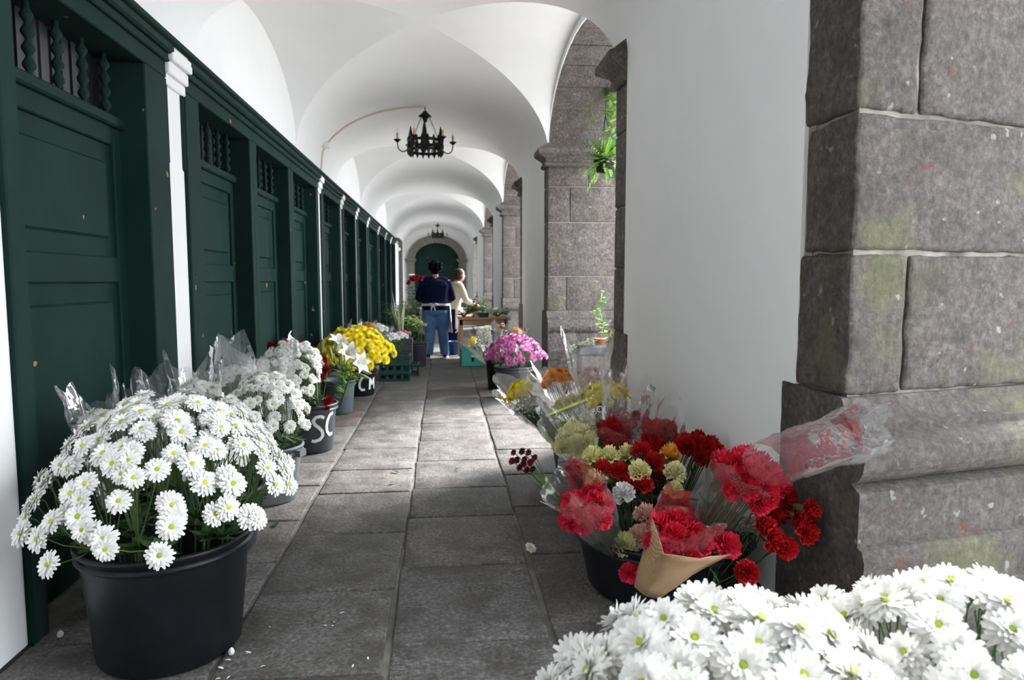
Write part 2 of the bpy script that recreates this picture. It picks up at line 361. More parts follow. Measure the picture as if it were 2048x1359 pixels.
for i, (y0, y1, o0, o1) in enumerate(doors):
    d = bpy.data.objects.new('door_%d' % (i + 1), None); COL.objects.link(d); struct(d); d.location = (XL, (y0 + y1) / 2, 0)
    off = Vector(d.location)
    def part(mb, name, m, parent=None, smooth=False):
        o = mb.build(name, m, parent or d, smooth); o.location = -off if parent is None else (0, 0, 0); return o
    f = MB(); f.cbox(-1.75, XL, y0, o0, 0, 2.47, .006); part(f, 'jamb', M['green'])
    f = MB(); f.cbox(-1.75, XL, o1, y1, 0, 2.47, .006); part(f, 'jamb', M['green'])
    f = MB(); f.cbox(-1.75, XL, y0, y1, 2.47, 2.56, .006); part(f, 'lintel', M['green'])
    f = MB(); f.cbox(-1.75, XL + .02, y0 - .015, y1 + .015, 2.555, 2.60, .006); f.cbox(-1.75, XL + .045, y0 - .02, y1 + .02, 2.60, 2.655, .012); part(f, 'cornice', M['green'])
    if i == 0 or i == 1:       # widened shoulders of the upper frame
        f = MB()
        if i == 1: f.cbox(-1.72, XL - .004, y0 - .035, y0, 2.0, 2.5, .015)
        else: f.cbox(-1.72, XL - .004, y1, y1 + .03, 2.0, 2.5, .015)
        part(f, 'frame_shoulder', M['green'])
    w_ = o1 - o0; st = .13 if w_ > .8 else .1
    lf = MB(); lf.box(LEAF_X - .05, LEAF_X - .02, o0, o1, .0, 2.17)
    leaf = part(lf, 'door_leaf', M['green'])
    for a, b in ((o0, o0 + st), (o1 - st * .6, o1)): part(MB().cbox(LEAF_X - .03, LEAF_X, a, b, .0, 2.17, .006), 'stile', M['green'], leaf)
    for a, b in ((0, .22), (1.34, 1.47), (2.03, 2.14)): part(MB().cbox(LEAF_X - .03, LEAF_X, o0 + st, o1 - st * .6, a, b, .006), 'rail', M['green'], leaf)
    part(MB().cbox(LEAF_X - .03, LEAF_X + .03, o0, o1, 2.12, 2.175, .01), 'transom_bar', M['green'])
    for a, b in ((.22, 1.34), (1.47, 2.03)):
        part(MB().cbox(LEAF_X - .03, LEAF_X - .006, o0 + st + .08, o1 - st * .6 - .07, a + .09, b - .09, .012), 'panel', M['green'], leaf)
    sc = MB(); n = 26
    for k in range(n):
        a, b = o0 + w_ * k / n, o0 + w_ * (k + 1) / n; sc.box(-1.755, -1.735 + (.008 if k % 2 else 0), a, b, 2.17, 2.47)
    part(sc, 'transom_screen', M['screen'])
    ns = 5 if i < 4 else 4
    for k in range(ns):
        y = o0 + w_ * (k + .6) / (ns + .2); obj('spindle', SPINDLE, d, Vector((LEAF_X - .005, y, 2.172)) - off)
t1 = struct(MB().cbox(-1.95, XL + .03, -9, 24.3, 2.685, 2.72, .006).build('trim_1', M['green']))
t2 = struct(MB().cbox(-1.95, XL - .0, -9, 24.3, 2.655, 2.685, .004).build('trim_2', M['cream']))
for z0, z1 in ((0, .7), (.7, 1.4), (1.4, 2.1), (2.1, 2.85)):
    rounded_block([(-2.0, 24.31), (XL, 24.31), (XL, 26.4), (-2.0, 26.4)], z0, z1, (1, 1, 1), .015).build('stone_block', M['stone_near'], wall_left)
# ---- vault
cv = MB()
bz = lambda u: SPRING + RISE * math.sqrt(max(0, 1 - u * u))
T = [math.sin(-PI / 2 + PI * k / 48) for k in range(49)]
def barrel(y0, y1):
    n = len(cv.v)
    for y in (y0, y1):
        for u in T: cv.v.append((CX + HW * u, y, bz(u)))
    for k in range(48): cv.f.append((n + k, n + k + 1, n + 50 + k, n + 49 + k))
def strip(pa, pb):
    n = len(cv.v); cv.v.extend(pa); cv.v.extend(pb); m = len(pa)
    for k in range(m - 1): cv.f.append((n + k, n + k + 1, n + m + k + 1, n + m + k))
def bay(y0, y1):
    c, h = (y0 + y1) / 2, (y1 - y0) / 2
    for s in (-1, 1):
        strip([(CX + HW * u, c + s * h * abs(u), bz(u)) for u in T], [(CX + HW * u, c + s * h, bz(u)) for u in T])
        strip([(CX + s * HW * abs(v), c + h * v, bz(v)) for v in T], [(CX + s * HW, c + h * v, bz(v)) for v in T])
y = -9
for a, b in BAYS: barrel(y, a); bay(a, b); y = b
barrel(y, END)
ceiling = struct(cv.build('ceiling', M['plaster'], smooth=True))
struct(MB().box(-2.3, 2.6, -9, END + .4, 4.6, 4.8).build('roof', M['mortar']))
struct(MB().box(-2.05, XO, -1.95, -1.65, 0, 4.6).build('added_shade_wall', M['stone_near']))  # unseen wall behind the camera, added to darken the near end
# ---- arcade on the right
wall_right = bpy.data.objects.new('wall_right', None); COL.objects.link(wall_right); struct(wall_right)
PIERS = [(-4.6, -1.3, 0), (2.24, 5.53, .26), (9.13, 12.44, 0), (16.0, 19.5, 0), (23.5, 28.4, 0)]
def stone(foot, z0, z1, near, seed):
    n = (18, 12, 14) if near else (2, 2, 2)
    g = .006; (ax, ay), (bx, by), (cx, cy), (dx, dy) = foot
    foot = [(ax, ay), (bx - g, by), (cx - g, cy), (dx, dy)]
    rounded_block(foot, z0 + g, z1 - g, n, .018 if near else .012, .008 if near else .003, 9, seed, None).build('stone_block', M['stone_near' if near else 'stone'], wall_right, smooth=True)
def profile_block(name, foot_fn, prof, m, sub=1, amp=0):
    rings = []
    for p, z in prof:
        q = [Vector((*c, z)) for c in foot_fn(p)]; ring = []
        for k in range(4):
            for s in range(sub): ring.append(q[k].lerp(q[(k + 1) % 4], s / sub))
        if amp: ring = [v + noise.noise_vector(v * 9) * amp for v in ring]
        rings.append(ring)
    return MB().loft(rings).build(name, m, wall_right, smooth=False)
IMP = [(-.02, 2.86), (.02, 2.86), (.05, 2.875), (.055, 2.90), (.03, 2.925), (.035, 2.95), (.075, 2.98), (.13, 3.01), (.145, 3.03), (.145, 3.075), (.10, 3.10), (.01, 3.17), (-.05, 3.17)]
torus = [(.08 + .07 * math.sin(PI * k / 8), .66 + .17 * (1 - math.cos(PI * k / 8)) / 2) for k in range(9)]
BASE = [(.17, 0), (.17, .41), (.155, .445), (.13, .45), (.13, .635), (.08, .655)] + torus + [(.08, .84), (.08, .855), (.05, .865), (.035, .89), (.01, .93), (0, .94)]
pl = MB()
for pi, (ya, yb, sp) in enumerate(PIERS):
    near = pi == 1; S = sp / (XO - XR)
    MB().box(XR + .015, XO - .02, ya + sp + .02 if sp else ya + .02, yb - .02, 0, 3.2).build('mortar_core', M['dark_mortar' if near else 'mortar'], wall_right)
    if sp: MB().add([(XR + .02, ya + .02, 0), (XO - .02, ya + sp + .02, 0), (XR + .02, ya + sp + .02, 0), (XR + .02, ya + .02, 3.2), (XO - .02, ya + sp + .02, 3.2), (XR + .02, ya + sp + .02, 3.2)],
                    [(0, 2, 1), (3, 4, 5), (0, 1, 4, 3), (1, 2, 5, 4), (2, 0, 3, 5)]).build('mortar_core', M['dark_mortar'], wall_right)
    pl.box(XR - .002, XR + .03, ya + .335, yb - .335, 0, 3.12)
    pl.box(XR - .002, XR + .03, ya, yb, 3.12, 4.3); pl.box(XR + .03, XO, ya, yb, 3.2, 4.6)
    zs = [.94, 1.45, 1.93, 2.5, 2.86] if near else [.94, 1.41, 2.13, 2.6, 2.86]
    for ci in range(4):
        z0, z1 = zs[ci], zs[ci + 1]
        xm = ([1.66, None, 1.68, 1.9] if near else [1.66, None, 1.70, 1.95])[ci]
        xs = [XR, xm, XO] if xm else [XR, XO]
        for x0, x1 in zip(xs, xs[1:]):
            e = .33 + (rnd.uniform(-.03, .03) if x0 == XR else 0)
            stone([(x0, ya + S * (x0 - XR)), (x1, ya + S * (x1 - XR)), (x1, max(ya + e, ya + S * (x1 - XR) + .1)), (x0, ya + e)], z0, z1, near, pi * 10 + ci)
        x1 = [1.9, XO, 1.8, XO][ci]
        stone([(XR, yb - .33 - rnd.uniform(-.02, .02)), (x1, yb - .33), (x1, yb), (XR, yb)], z0, z1, False, pi * 10 + ci + 5)
    fa = lambda p: [(XR - .014, ya - p), (XO + p, ya - p + sp), (XO + p, ya + .42), (XR - .014, ya + .42)]
    fb = lambda p: [(XR - .014, yb - .45), (XO + p, yb - .45), (XO + p, yb + p), (XR - .014, yb + p)]
    profile_block('pier_base', fa, BASE, M['stone_near' if near else 'stone'], 14 if near else 2, .003)
    profile_block('pier_base', fb, BASE, M['stone'], 2, .003)
    fa = lambda p: [(XR - p, ya - p), (XO + p, ya - p + sp), (XO + p, ya + .33 + sp), (XR - p, ya + .33)]
    fb = lambda p: [(XR - p, yb - .33), (XO + p, yb - .33), (XO + p, yb + p), (XR - p, yb + p)]
    profile_block('impost', fa, IMP, M['stone'], 3, .003); profile_block('impost', fb, IMP, M['stone'], 3, .003)
AR = .83
for a, b in BAYS:
    c, h = (a + b) / 2, (b - a) / 2
    P = lambda t, o=0: (c + (h + o) * math.cos(t), SPRING + .04 + (AR + o) * math.sin(t))
    K = 40
    for k in range(K):
        t0, t1 = PI * k / K, PI * (k + 1) / K
        (y0, z0), (y1, z1) = P(t0, .004), P(t1, .004); (y2, z2), (y3, z3) = P(t0, .3), P(t1, .3)
        pl.add([(XR - .002, y0, z0), (XR - .002, y1, z1), (XR - .002, y1, 4.3), (XR - .002, y0, 4.3), (XR + .012, y0, z0), (XR + .012, y1, z1), (XR + .012, y1, 4.3), (XR + .012, y0, 4.3)],
               [(0, 1, 2, 3), (0, 4, 5, 1), (4, 7, 6, 5)])
        y2, y3 = max(a, min(b, y2)), max(a, min(b, y3))
        pl.add([(XR + .02, y2, z2), (XR + .02, y3, z3), (XR + .02, y3, 4.6), (XR + .02, y2, 4.6), (XO, y2, z2), (XO, y3, z3), (XO, y3, 4.6), (XO, y2, 4.6)],
               [(0, 1, 2, 3), (4, 7, 6, 5), (0, 4, 5, 1), (2, 6, 7, 3)])
    NV = 11
    for k in range(NV):
        g = .005; t0, t1 = PI * k / NV + g, PI * (k + 1) / NV - g; S_ = 4
        rings = []
        for s in range(S_ + 1):
            t = t0 + (t1 - t0) * s / S_; (y0, z0), (y1, z1) = P(t), P(t, .3); j = rnd.uniform(-.004, .004)
            rings.append([(XR + .014, y0, z0 + j), (XR + .014, y1, z1), (XO, y1, z1), (XO, y0, z0 + j)])
        fix_normals(MB().loft(rings).build('voussoir', M['stone'], wall_right))
    ms = MB()
    rings = [[(XR + .03, *P(PI * k / 30, .015)), (XR + .03, *P(PI * k / 30, .28)), (XO - .02, *P(PI * k / 30, .28)), (XO - .02, *P(PI * k / 30, .015))] for k in range(31)]
    fix_normals(MB().loft(rings).build('arch_mortar', M['mortar'], wall_right))
pl.box(XR - .002, XO, 28.4, 32.4, 3.3, 4.6); pl.box(XR - .002, XO, 32.4, END, 0, 4.6); pl.box(XR - .002, XO, -9, -4.6, 0, 4.6)
fix_normals(pl.build('plaster_face', M['plaster'], wall_right))
# ---- end wall with the portal
pL, pR = at(830, 600, END).x, at(918, 600, END).x; pc, ph = (pL + pR) / 2, (pR - pL) / 2
zs_, za = at(874, 519, END).z, at(874, 485, END).z; pr = za - zs_
we = MB(); K = 24
we.box(-2.6, pL - .3, END, END + .3, 0, zs_); we.box(pR + .3, 9, END, END + .3, 0, zs_)
E_ = lambda t, o=0: (pc + (ph + o) * math.cos(t), zs_ + (pr + o) * math.sin(t))
for k in range(K):
    t0, t1 = PI * k / K, PI * (k + 1) / K; (x0, z0), (x1, z1) = E_(t0, .3), E_(t1, .3)
    we.add([(x0, END, z0), (x1, END, z1), (x1, END, 4.4), (x0, END, 4.4)], [(0, 1, 2, 3)])
we.box(-2.6, pL - .3, END, END + .3, zs_, 4.4); we.box(pR + .3, 9, END, END + .3, zs_, 4.4)
wall_end = struct(we.build('wall_end', M['plaster']))
M['stone_pale'] = mat('grey_portal_stone', (.25,) * 3, .9, nodes=stone_nodes((.14, .13, .12), (.25, .24, .22), (.36, .35, .32), 0, .4))
for s, x0, x1 in ((-1, pL - .36, pL), (1, pR, pR + .36)):
    for z0, z1 in ((0, .85), (.85, 1.65), (1.65, zs_ - .06)):
        rounded_block([(x0, END - .1), (x1, END - .1), (x1, END + .25), (x0, END + .25)], z0 + .004, z1 - .004, (1, 1, 1), .012).build('portal_stone', M['stone_pale'], wall_end)
    MB().cbox(x0 - .12, x1 + .08, END - .17, END + .2, zs_ - .06, zs_ + .04, .02).cbox(x0 - .06, x1 + .04, END - .14, END + .2, zs_ - .12, zs_ - .06, .015).build('portal_impost', M['stone_pale'], wall_end)
for k in range(9):
    t0, t1 = PI * k / 9 + .001, PI * (k + 1) / 9 - .001
    rings = [[(*E_(t0 + (t1 - t0) * s / 4, o)[:1], y, E_(t0 + (t1 - t0) * s / 4, o)[1]) for o, y in ((0, END - .1), (.36, END - .1), (.36, END + .25), (0, END + .25))] for s in range(5)]
    fix_normals(MB().loft(rings).build('portal_voussoir', M['stone_pale'], wall_end))
d = bpy.data.objects.new('door_12', None); COL.objects.link(d); struct(d)
for a, b in ((pL, pc), (pc, pR)):
    lf = MB().cbox(a, b, END + .12, END + .18, 0, zs_ - .05, .004).build('door_leaf', M['green'], d)
    for z0, z1 in ((.15, .9), (1.0, 1.7), (1.8, zs_ - .2)): MB().cbox(a + .12, b - .12, END + .10, END + .13, z0, z1, .02).build('panel', M['green'], lf)
MB().cbox(pL, pR, END + .08, END + .2, zs_ - .05, zs_ + .05, .01).build('transom_bar', M['green'], d)
MB().add([(pc, END + .14, zs_)] + [(E_(PI * k / 20)[0], END + .14, E_(PI * k / 20)[1]) for k in range(21)], [(0, k, k + 1) for k in range(1, 21)]).build('fanlight', M['green'], d)
for z0, z1 in ((0, .8), (.8, 1.6), (1.6, 2.4), (2.4, 3.3)): rounded_block([(XR, 32.3), (XO, 32.3), (XO, 32.42), (XR, 32.42)], z0 + .004, z1 - .004, (1, 1, 1), .01).build('stone_block', M['stone_pale'], wall_right)  # grey facing added over the white jamb to tone down its strong light
# ---- cable up the vault
def vz(x): return bz((x - CX) / HW)
pts = [(-.25 + (-1.79 + .25) * k / 24, 10.75, vz(-.25 + (-1.79 + .25) * k / 24) - .016) for k in range(25)] + [(-1.835, 10.75, 2.9), (-1.835, 10.75, 2.72)]
cb = MB().tube(pts, .012, 6).build('cable', M['cream'], smooth=True); tag(cb, 'cream electric cable clipped across the vault to the iron chandelier', 'cable')
jx = -1.72
jb = thing('junction_box', 'small white junction box on the vault beside the cream cable', 'junction box', (jx, 10.68, vz(jx) - .05))
MB().cbox(-.05, .05, -.05, .03, -.05, .04, .012).build('box', M['white_paint'], jb); MB().cbox(-.04, .04, -.062, -.05, -.04, .03, .006).build('lid', M['white_paint'], jb)
lb = thing('wall_bulb', 'small round white wall lamp beside the far end of the green doors', 'lamp', (-1.50, 24.0, at(799, 498, 24).z))
mm = MB().lathe([(.001, -.06), (.03, -.052), (.055, -.02), (.06, 0), (.055, .025), (.03, .05), (.001, .06)], 14).build('globe', M['white_paint'], lb, True); MB().cbox(-.06, -.02, -.02, .02, -.02, .02, .005).build('bracket', M['iron'], lb)
# ================================================================== FLOWERS: shared meshes
def petal(mb, ang, r0, r1, wd, z0, rise, droop, cup=.25, n=4, tipw=.45, jit=0):
    vs = []; ca, sa = math.cos(ang), math.sin(ang)
    for i in range(n + 1):
        t = i / n; r = r0 + (r1 - r0) * t; z = z0 + rise * t - droop * t * t
        w_ = wd * (.45 + .55 * math.sin(min(1, t * 1.5) * PI / 2)) * (1 if t < .75 else 1 - (1 - tipw) * (t - .75) / .25)
        for s in (-1, 0, 1):
            zz = z + (abs(s) - .5) * cup * w_
            vs.append((r * ca - s * w_ * sa, r * sa + s * w_ * ca, zz))
    fs = [(i * 3 + k, i * 3 + k + 1, i * 3 + k + 4, i * 3 + k + 3) for i in range(n) for k in (0, 1)]
    mb.add(vs, fs)
def head_mesh(name, layers, m, seed=1):
    r = random.Random(seed); mb = MB()
    for n, r0, r1, wd, z0, rise, droop in layers:
        ph = r.random() * 6
        for k in range(n):
            petal(mb, ph + 2 * PI * k / n + r.uniform(-.08, .08), r0, r1 * r.uniform(.9, 1.05), wd * r.uniform(.85, 1.1), z0, rise * r.uniform(.7, 1.3), droop * r.uniform(.6, 1.5), n=3)
    return mb.mesh(name, m, True)
def dome_mesh(name, R, h, m, n=12):
    mb = MB().lathe([(R, 0), (R * .92, h * .45), (R * .65, h * .85), (R * .25, h), (.001, h * .97)], n); return mb.mesh(name, m, True)
DAISY = [head_mesh('flower_head', [(19, .16, 1, .15, 0, .16, .22), (15, .16, .86, .13, .05, .25, .16), (10, .14, .6, .11, .09, .3, .06)], M['white_petal'], s) for s in (1, 2, 3)]
DAISY_EYE = dome_mesh('flower_centre', .25, .17, M['eye'])
def pom_layers(): return [(20, .1, 1, .14, 0, .10, .2), (18, .1, .92, .13, .07, .22, .14), (15, .1, .78, .12, .14, .34, .08), (12, .08, .6, .11, .2, .4, 0), (9, .05, .4, .1, .26, .38, 0), (5, .02, .2, .09, .3, .33, 0)]
MUM_WHITE = [head_mesh('flower_head', pom_layers()[:5], M['white_petal'], s) for s in (4, 5)]
MUM_EYE = dome_mesh('flower_centre', .2, .42, M['eye'])
MUM_YELLOW = [head_mesh('flower_head', pom_layers(), M['yellow'], s) for s in (6, 7)]
MUM_PINK = [head_mesh('flower_head', [(18, .1, 1, .13, 0, .2, .2), (14, .1, .75, .12, .08, .35, .1), (9, .05, .45, .1, .15, .38, 0)], M['pink'], s) for s in (8, 9)]
MUM_ORANGE = [head_mesh('flower_head', pom_layers(), M['orange'], 10)]
MUM_PEACH = [head_mesh('flower_head', pom_layers(), M['peach'], 11)]
MUM_GOLD = [head_mesh('flower_head', pom_layers(), M['yellow'], 12)]
POMPON = [head_mesh('flower_head', pom_layers()[1:], M['dark_red'], 13)]
def carnation_mesh(m, seed):
    r = random.Random(seed); mb = MB(); n = 44
    for R, zb, rise in ((1, .0, .12), (.95, .12, .28), (.82, .25, .42), (.66, .35, .55), (.48, .42, .66), (.28, .5, .72)):
        ph = r.random() * 6; b = len(mb.v); mb.v.append((0, 0, zb - .25))
        for q in (.5, .82, 1.0):
            for k in range(n):
                a = ph + 2 * PI * k / n
                wob = math.sin(a * 5 + ph) * .10 + math.sin(a * 9 + ph * 2) * .09
                rr = R * q * (1 + (.07 * (1 if k % 2 else -1) + r.uniform(-.06, .06) if q == 1 else 0))
                mb.v.append((rr * math.cos(a), rr * math.sin(a), zb + (rise - .0) * q * q + wob * q * 1.1 + (r.uniform(-.07, .07) if q > .6 else 0)))
        for k in range(n):
            k2 = (k + 1) % n; mb.f.append((b, b + 1 + k, b + 1 + k2))
            for q in range(2): mb.f.append((b + 1 + q * n + k, b + 1 + (q + 1) * n + k, b + 1 + (q + 1) * n + k2, b + 1 + q * n + k2))
    return mb.mesh('flower_head', m, True)
CARN = {k: [carnation_mesh(M[k], s), carnation_mesh(M[k], s + 50)] for s, k in enumerate(('red', 'hot_red', 'pale_yellow', 'white_petal', 'peach', 'orange', 'dark_red', 'deep_red'))}
CALYX = MB().lathe([(.12, -1.15), (.22, -1.0), (.30, -.6), (.33, -.25), (.42, -.02), (.30, .0)], 8, cap0=True).mesh('calyx', M['stem'], True)
def leafblade(mb, base, tip, w_, sag=.0, n=4, side=None):
    base, tip = Vector(base), Vector(tip); d = tip - base
    s = side or d.cross(Vector((0, 0, 1)))
    s = (s if s.length > 1e-6 else Vector((1, 0, 0))).normalized(); vs = []
    for i in range(n + 1):
        t = i / n; p = base + d * t + Vector((0, 0, -sag * (2 * t - 1) ** 2 + sag)) if sag else base + d * t
        q = w_ * math.sin(PI * (.08 + .90 * t) ** .8)
        vs += [p - s * q, p + Vector((0, 0, -.2 * q)), p + s * q]
    mb.add(vs, [(i * 3 + k, i * 3 + k + 1, i * 3 + k + 4, i * 3 + k + 3) for i in range(n) for k in (0, 1)])
def quat_to(nv, spin=0): return nv.normalized().to_track_quat('Z', 'Y') @ Quaternion((0, 0, 1), spin)

def spray(name, label, cat, group, base, heads, meshes, size, eye=None, stem_r=.0035, leaves=5, leaf_w=.014, rr=rnd, rim=None):
    """One cut stem standing in a bucket: branches, leaves and its flower heads (position, facing)."""
    base = Vector(base); o = thing(name, label, cat, base, group=group)
    c = sum((h[0] for h in heads), Vector()) / len(heads)
    fork = base.lerp(c, .62); fork.z = base.z + (min(h[0].z for h in heads) - base.z) * .62
    st = MB(); z = Vector(); knee = base.lerp(fork, .5)
    if rim:                                  # lean on the rim from inside, fork above it
        (rx_, ry_), rr_, rh_ = rim; d = Vector((fork.x - rx_, fork.y - ry_)); fork.z = max(fork.z, rh_ + .05)
        k_ = d * min(1, rr_ / max(d.length, 1e-4)); knee = Vector((rx_ + k_.x * .97, ry_ + k_.y * .97, rh_ + .02))
        k_ = d * min(1, rr_ * 1.25 / max(d.length, 1e-4)); fork = Vector((rx_ + k_.x, ry_ + k_.y, fork.z))
    if len(heads) > 1: st.tube([z, knee - base, fork - base], stem_r, 5)
    for p, nv in heads:
        e = p - nv * size * .06 - base; s0 = (fork - base) if len(heads) > 1 else z
        m_ = s0.lerp(e, .6) - nv * size * .18 + Vector((0, 0, -.01))
        st.tube([s0, m_, e - nv * size * .25, e], [stem_r * .8, stem_r * .6, stem_r * .55, stem_r * 1.4], 5, cap=False)
    st.build('stem', M['stem'], o, True)
    if leaves:
        lf = MB()
        for k in range(leaves):
            q = (knee - base).lerp(fork - base, rr.uniform(-.1, 1.3)); a = rr.uniform(0, 2 * PI); ln = rr.uniform(.04, .075)
            leafblade(lf, q, q + Vector((math.cos(a) * ln, math.sin(a) * ln, rr.uniform(-.01, .04))), leaf_w, 0, 3)
        lf.build('foliage', M['leaf'], o, True)
    for p, nv in heads:
        s = size * rr.uniform(.85, 1.12) / 2
        h = obj('flower_head', rr.choice(meshes), o, p - base, quat_to(nv, rr.uniform(0, 6)), s)
        if eye: obj('flower_centre', eye, h)
    return o
def dome(c, rx, ry, z_edge, z_top, n, seed, size, back=0, xmin=-9, xmax=9, jz=.03):
    """n flower positions spread over a dome, each facing outwards and up."""
    r = random.Random(seed); out = []
    for i in range(n):
        q = math.sqrt((i + .5) / n); a = i * 2.39996 + r.uniform(-.25, .25)
        u, v = q * math.cos(a), q * math.sin(a)
        x = max(xmin, min(xmax, c[0] + rx * u)); yv = c[1] + ry * v
        z = z_edge + (z_top - z_edge) * (1 - q ** 2.2) + back * v + r.uniform(-jz, jz)
        nv = Vector((u * 1.0 + r.uniform(-.25, .25), v * .9 - .35 + r.uniform(-.25, .25), .8 - .35 * q)).normalized()
        out.append((Vector((x, yv, z)), nv))
    return out
def cluster(heads, k, seed):
    """Share the heads out to stems: near neighbours sit on one stem."""
    r = random.Random(seed); left = list(heads); out = []
    while left:
        h = left.pop(r.randrange(len(left))); left.sort(key=lambda q: (q[0] - h[0]).length); g = [h] + left[:k - 1]; left = left[k - 1:]; out.append(g)
    return out
def fill_bucket(name, label, cat, group, c, r_in, z_in, heads, k, meshes, size, eye=None, seed=1, rim_h=.3, **kw):
    r = random.Random(seed)
    for g in cluster(heads, k, seed):
        m = sum((h[0] for h in g), Vector()) / len(g); d = Vector((m.x - c[0], m.y - c[1]))
        d = d * min(.8, r_in * .85 / max(d.length, 1e-3)) if d.length > r_in * .85 else d * .8
        spray(name, label, cat, group, (c[0] + d.x * .9, c[1] + d.y * .9, z_in), g, meshes, size, eye, rr=r, rim=(c, r_in, rim_h), **kw)
# ------------------------------------------------------------------ buckets
def bucket(name, label, c, r0, r1, h, m, z=0, lugs=None, bail=False, ribs=False, cat='bucket', group=None):
    o = thing(name, label, cat, (c[0], c[1], z), group=group)
    MB().lathe([(.01, .0), (r0 - .01, 0), (r0, .012), (r0 + (r1 - r0) * .9, h * .9), (r1, h - .02), (r1 + .014, h - .012), (r1 + .016, h), (r1 + .006, h + .006), (r1 - .006, h - .002), (r0 + (r1 - r0) * .85 - .008, h * .85), (r0 - .008, .02), (.01, .015)], 48).build('tub', M[m], o, True)
    MB().lathe([(r1 + .006, h - .05), (r1 + .012, h - .045), (r1 + .012, h - .038), (r1 + .004, h - .03)], 48).build('rim_band', M[m], o, True)
    if lugs is not None:
        for a in (lugs, lugs + PI):
            p = Vector((math.cos(a), math.sin(a), 0)); s = Vector((-math.sin(a), math.cos(a), 0)); q = p * (r1 + .012) + Vector((0, 0, h - .035))
            lg = MB(); rings = [[q + s * u * .035 + p * w_ + Vector((0, 0, z_)) for u, z_ in ((-1, -.02), (1, -.02), (1, .02), (-1, .02))] for w_ in (0, .03)]
            lg.loft(rings).build('lug', M[m], o)
        if bail:
            pts = []
            for k in range(17):
                t = PI * k / 16; a = lugs
                v = Vector((math.cos(a), math.sin(a), 0)) * (r1 + .03) * math.cos(t) + Vector((-math.sin(a), math.cos(a), 0)) * (r1 + .03) * math.sin(t) * -.98
                pts.append(v + Vector((0, 0, h - .04 - .06 * math.sin(t))))
            MB().tube(pts, .0035, 6).build('bail_handle', M['steel'], o, True)
    return o
def bucket_paint(o, r0, r1, h, strokes, m):
    """Hand-painted strokes lying on the side of a bucket: (angle offset in metres, height) points."""
    for st in strokes:
        mb = MB(); n = 0
        pts = []
        for i in range(len(st) - 1):
            for k in range(5): t = k / 5; pts.append((st[i][0] + (st[i + 1][0] - st[i][0]) * t, st[i][1] + (st[i + 1][1] - st[i][1]) * t))
        pts.append(st[-1])
        vs = []
        for i, (a, z) in enumerate(pts):
            i0, i1 = max(0, i - 1), min(len(pts) - 1, i + 1); dx, dz = pts[i1][0] - pts[i0][0], pts[i1][1] - pts[i0][1]; ln = math.hypot(dx, dz) or 1
            for s in (-1, 1):
                aa, zz = a - s * dz / ln * .0125, z + s * dx / ln * .0125
                rr_ = r0 + (r1 - r0) * zz / h + .004; vs.append((aa, zz, rr_))
        o_, base_ang = o, o['paint_angle']
        vv = [(math.cos(base_ang + a / r) * r, math.sin(base_ang + a / r) * r, z) for a, z, r in vs]
        mb.add(vv, [(2 * i, 2 * i + 1, 2 * i + 3, 2 * i + 2) for i in range(len(pts) - 1)]); mb.build('painted_letter', m, o)
    del o['paint_angle']
S_ = lambda u, z, s=1: [(u + s * x, z + s * y_) for x, y_ in ((.05, .085), (.02, .10), (-.02, .095), (-.04, .07), (-.025, .035), (.005, .01), (.03, -.02), (.035, -.055), (.01, -.085), (-.03, -.095), (-.055, -.09))]
C_ = lambda u, z, s=1: [(u + s * x, z + s * y_) for x, y_ in ((.04, .095), (.0, .08), (-.025, .04), (-.035, -.01), (-.03, -.05), (-.005, -.08), (.035, -.075))]
M_ = lambda u, z, s=1: [(u + s * x, z + s * y_) for x, y_ in ((-.05, -.09), (-.04, .08), (.0, -.02), (.04, .08), (.05, -.09))]

# ---- row of buckets along the green doors
B1, B2, B3, B4, B5, B6 = (-1.02, 2.56), (-1.15, 3.52), (-1.09, 4.28), (-1.06, 5.52), (-1.08, 7.08), (-1.0, 8.2)
bucket('flower_bucket', 'large black bucket of white daisies standing before the widest green door', B1, .245, .285, .43, 'black_plastic')
bucket('flower_bucket', 'scuffed black bucket with wire handle behind the large black bucket', B2, .18, .215, .31, 'dark_grey_plastic', lugs=-.3, bail=True)
bucket('flower_bucket', 'dusty grey bucket with moulded lugs and a wire bail', B3, .17, .205, .34, 'grey_plastic', lugs=-.35, bail=True)
o = bucket('flower_bucket', 'charcoal bucket painted with the white letters SC', B4, .165, .20, .38, 'dark_grey_plastic')
o['paint_angle'] = math.atan2(-B4[1], -B4[0]) ; bucket_paint(o, .165, .20, .38, [S_(.055, .20), C_(.16, .22, 1.0)], M['white_paint'])
bucket('flower_bucket', 'slate grey bucket holding the tall white lilies', B5, .14, .17, .34, 'slate_plastic')
o = bucket('flower_bucket', 'black bucket painted with the white letters CM', B6, .17, .20, .30, 'black_plastic')
o['paint_angle'] = math.atan2(-B6[1], -B6[0]); bucket_paint(o, .17, .20, .30, [C_(.03, .15, .9), M_(.165, .15, .8)], M['white_paint'])

